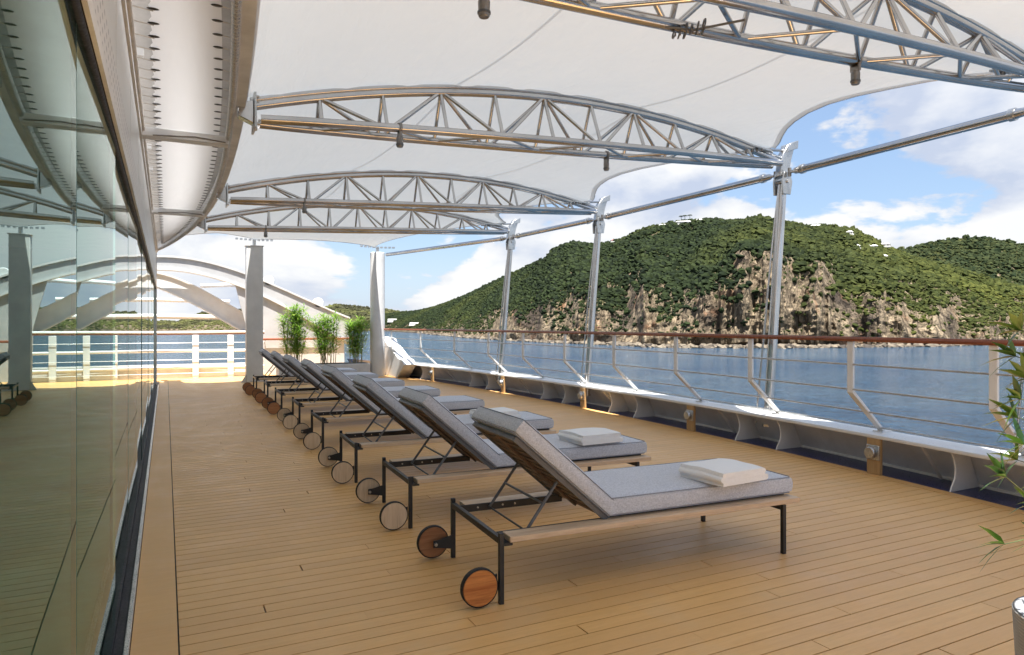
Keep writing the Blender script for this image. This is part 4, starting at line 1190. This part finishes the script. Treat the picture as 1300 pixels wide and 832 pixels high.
def lounger(name, lab, wheel_mat, first):
    o = thing(name, lab, 'sun lounger', (0, 0, 0), 'sun loungers in a row on the deck')
    lg = .0125
    for v in (0, WID):
        M().box(-lg, lg, v - lg, v + lg, 0, FH + .02).build('leg', 'black_metal', o, bevel=.002)
        M().box(LEN - .0125, LEN + .0125, v - lg, v + lg, 0, FH - .035).build('leg', 'black_metal', o, bevel=.002)
        ins = .095 if v == 0 else WID - .095
        M().box(.015, HING + .02, ins - .006, ins + .006, FH - .045, FH - .002).build('adjuster_bar', 'black_metal', o, bevel=.0015)
        for q in (.12, .20, .28, .36): 
            sy = ins + (.0075 if v == 0 else -.0075)
            M().lathe([(0, -.003), (.006, -.003), (.006, .003), (0, .003)], (q, sy, FH - .022), 8, 'y').build('bolt', 'silver_fitting', o)
    M().box(-.0125, .0125, lg + .0005, WID - lg - .0005, FH - .035, FH - .002).build('end_bar', 'black_metal', o, bevel=.002)
    M().box(LEN - .0125, LEN + .0125, lg + .0005, WID - lg - .0005, FH - .070, FH - .037).build('end_bar', 'black_metal', o, bevel=.002)
    for v0, v1 in ((-.014, .088), (WID - .088, WID + .014)):
        M().box(.045, LEN + .125, v0, v1, FH - .032, FH - .002).build('side_board', 'lounger_teak', o, bevel=.003)
        M().box(.014, .060, v0 + .004, v1 - .002, FH - .046, FH - .0325).build('board_bracket', 'black_metal', o)
    # seat frame and slats
    for v in (.105, WID - .105): M().box(HING, LEN + .10, v - .010, v + .010, FH - .018, FH + .010).build('seat_rail', 'black_metal', o)
    for k in range(11):
        u = HING + .03 + k * .118
        M().box(u, u + .075, .116, WID - .116, FH - .008, FH + .009).build('seat_slat', 'slat_teak', o)
    # wheels
    for v, pv, wm in ((-.004, .0255, wheel_mat[0]), (WID + .030, WID - .018, wheel_mat[1])):
        cu = -.118
        wv = v if v < .1 else v
        wh = M().lathe([(0, -.017), (.088, -.017), (.0905, -.013), (.0905, .013), (.088, .017), (0, .017)], (cu, wv, .102), 32, 'y').build('wheel', wm, o)
        M().lathe([(.0908, -.0165), (.0945, -.016), (.0965, -.011), (.0965, .011), (.0945, .016), (.0908, .0165)], (cu, wv, .102), 32, 'y').build('tyre', 'dark_rubber', wh)
        br_ = M().prism([(cu - .012, .082), (cu + .03, .076), (-.0126, .062), (-.0126, .145), (cu + .03, .126), (cu - .012, .122)], 'y', pv - (.0035 if v < .1 else .010), pv + (.0035 if v < .1 else -.003)).build('wheel_bracket', 'black_metal', o)
        M().lathe([(0, -.014), (.010, -.013), (.010, .002), (0, .002)], (cu, pv - (.005 if v < .1 else .0105), .102), 10, 'y').build('axle_bolt', 'silver_fitting', br_)
    # backrest: local frame with X running up the slope towards the wheels
    mt = Matrix.Translation((HING, 0, FH + .005)) @ Matrix.Rotation(math.pi, 4, 'Z') @ Matrix.Rotation(-SLOPE, 4, 'Y') @ Matrix.Scale(-1, 4, (0, 1, 0))
    BL = .76
    for v in (.075, WID - .075): M().box(0, BL - .03, v - .010, v + .010, -.026, .0, mt).build('back_rail', 'grey_metal', o)
    M().box(BL - .05, BL - .028, .0855, WID - .0855, -.024, -.002, mt).build('back_rail', 'grey_metal', o)
    for k in range(11):
        u = .03 + k * .063
        M().box(u, u + .046, .0855, WID - .0855, -.017, -.001, mt).build('back_slat', 'slat_teak', o)
    M().box(.03, BL - .06, WID / 2 - .016, WID / 2 + .016, -.030, -.0175, mt).build('center_batten', 'slat_teak', o)
    m = M(); puff_box(m, BL, WID - .10, .095, mt @ Matrix.Translation((.0, .05, .003)), 3); 
    cu_ = m.build('back_cushion', 'heather_fabric', o)
    W0, W1 = .05, WID - .05
    for zz in (.004, .090):
        M().tube([mt @ Vector(q) for q in ((.004, W0 + .002, zz), (BL - .01, W0 + .002, zz), (BL, W0 + .02, zz), (BL, W1 - .02, zz), (BL - .01, W1 - .002, zz), (.004, W1 - .002, zz))], .0028, 6).build('piping', 'piping_fabric', cu_)
    # props
    top_u = .36
    for v in (.112, WID - .112):
        tp = mt @ Vector((top_u, v if v < .3 else v, -.03)); bt = Vector((.19, v, FH - .024))
        M().tube([bt, tp], .009, 8).build('prop', 'grey_metal', o)
    a = mt @ Vector((top_u, .112, -.03)); c = mt @ Vector((top_u, WID - .112, -.03))
    b0 = Vector((.19, .112, FH - .024)); b1 = Vector((.19, WID - .112, FH - .024))
    M().tube([b0 * .45 + a * .55, b1 * .45 + c * .55], .007, 8).build('prop_bar', 'grey_metal', o)
    M().tube([b0, b1], .0055, 8).build('prop_bar', 'black_metal', o)
    # seat cushion
    SL = LEN + .115 - HING
    m = M(); puff_box(m, SL, WID - .10, .105, Matrix.Translation((HING + .005, .05, FH + .012)), 8)
    cu_ = m.build('seat_cushion', 'heather_fabric', o)
    for zz in (FH + .018, FH + .112):
        x0, x1 = HING + .01, HING + SL + .003
        M().tube([(x0, W0 - .002, zz), (x1 - .02, W0 - .002, zz), (x1, W0 + .02, zz), (x1, W1 - .02, zz), (x1 - .02, W1 + .002, zz), (x0, W1 + .002, zz)], .0028, 6).build('piping', 'piping_fabric', cu_)
    return o
llab = ['nearest sun lounger, with one orange and one brown wooden wheel', 'second sun lounger from the camera, with a folded towel and pale wheels', 'third sun lounger from the camera, with a towel on its foot end', 'fourth sun lounger from the camera in the row', 'fifth sun lounger from the camera in the row', 'sixth sun lounger from the camera in the row', 'seventh sun lounger from the camera, second from the far end', 'farthest sun lounger, next to the square white column']
FEET = [(1.498, 3.074, -3.2), (1.498, 4.494, -2.4), (1.502, 6.01, -2.8), (1.575, 7.80, -1.4), (1.60, 9.45, -2.6), (1.61, 11.1, -0.9), (1.62, 12.8, -2.6), (1.60, 14.3, -2.0)]
l0 = lounger('sun_lounger', llab[0], ('wheel_orange', 'wheel_brown'), True)
index_tree()
L_ALL = [l0]
for k in range(1, 8):
    c = copy_tree(l0); c['label'] = llab[k]; L_ALL.append(c)
index_tree()
pale = {}
for k in range(1, 8):
    for ch in TREE.get(L_ALL[k].name, []):
        if ch.name.startswith('wheel') and not ch.name.startswith('wheel_b'):
            key = ch.data.name
            wm = 'wheel_pale' if k < 5 else 'wheel_brown'
            if (key, wm) not in pale:
                md = ch.data.copy(); md.materials[0] = MATS[wm]; pale[(key, wm)] = md
            ch.data = pale[(key, wm)]
for o, (x, y, a) in zip(L_ALL, FEET):
    o.location = (x, y, 0); o.rotation_euler = (0, 0, rad(a))
for ch in TREE[l0.name]:
    if ch.name == 'wheel': ch['label'] = 'bright orange wooden wheel'
    if ch.name == 'wheel.001': ch['label'] = 'dark brown wooden wheel'

# folded towels
def towel(cx, cy, z, ang, lab, seed, sx=.41, sy=.34):
    random.seed(seed)
    m = M(); t = .0185; n = 4
    mt = Matrix.Translation((cx, cy, z)) @ Matrix.Rotation(rad(ang), 4, 'Z')
    # serpentine fold profile in x-z, swept along y
    prof_ = []
    for k in range(n):
        zz = k * t + t * .5
        xs = np.linspace(-sx / 2 + t * .6, sx / 2 - t * .6 - .012 * k, 9)
        if k % 2: xs = xs[::-1]
        for q in xs: prof_.append((q, zz))
        if k < n - 1:
            e = xs[-1]; sg = 1 if k % 2 == 0 else -1
            prof_ += [(e + sg * t * .42, zz + t * .25), (e + sg * t * .5, zz + t * .5), (e + sg * t * .42, zz + t * .75)]
    ny = 12; th = t * .49
    P2 = []
    npf = len(prof_)
    outer = []
    for i, (x, zz) in enumerate(prof_):
        a = prof_[max(0, i - 1)]; b_ = prof_[min(npf - 1, i + 1)]
        d = Vector((b_[0] - a[0], b_[1] - a[1])); d.normalize(); nn = Vector((-d.y, d.x))
        outer.append(((x + nn.x * th, zz + nn.y * th), (x - nn.x * th, zz - nn.y * th)))
    loop = [a for a, _ in outer] + [b_ for _, b_ in reversed(outer)]
    rows_ = []
    for j in range(ny + 1):
        v = -sy / 2 + sy * j / ny; row = []
        edge = 1 - .035 * (abs(2 * j / ny - 1) ** 8)
        for (x, zz) in loop + [loop[0]]:
            nz = mnoise.noise(Vector((x * 9 + seed, v * 9, zz * 30)))
            sag = .010 * (zz / (n * t)) * (1 - (2 * j / ny - 1) ** 2)
            row.append(mt @ Vector((x * edge + nz * .004, v + .004 * mnoise.noise(Vector((x * 20, zz * 60, seed))), max(.0, zz + nz * .004 * (zz / (n * t)) + sag))))
        rows_.append(row)
    m.grid(rows_)
    for row, rv in ((rows_[0], False), (rows_[-1], True)):
        k2 = len(outer)
        for i in range(k2 - 1):
            q = [row[i], row[i + 1], row[2 * k2 - 2 - i], row[2 * k2 - 1 - i]]
            if rv: q.reverse()
            m.add(q, [(0, 1, 2, 3)], False)
    return tag(m.build('folded_towel', 'towel_cotton', loc=(cx, cy, z)), lab, 'towel', 'folded towels on the loungers')
ZT = FH + .012 + .105 + .013
towel(3.03, 3.13, ZT, 4, 'folded white towel on the nearest lounger', 1)
towel(3.05, 4.62, ZT, 2, 'folded white towel on the second lounger', 2)
towel(2.95, 6.2, ZT, 6, 'folded white towel on the third lounger, partly behind a backrest', 3)

# tidy helper properties
for ob in bpy.data.objects:
    if '_o' in ob: del ob['_o']
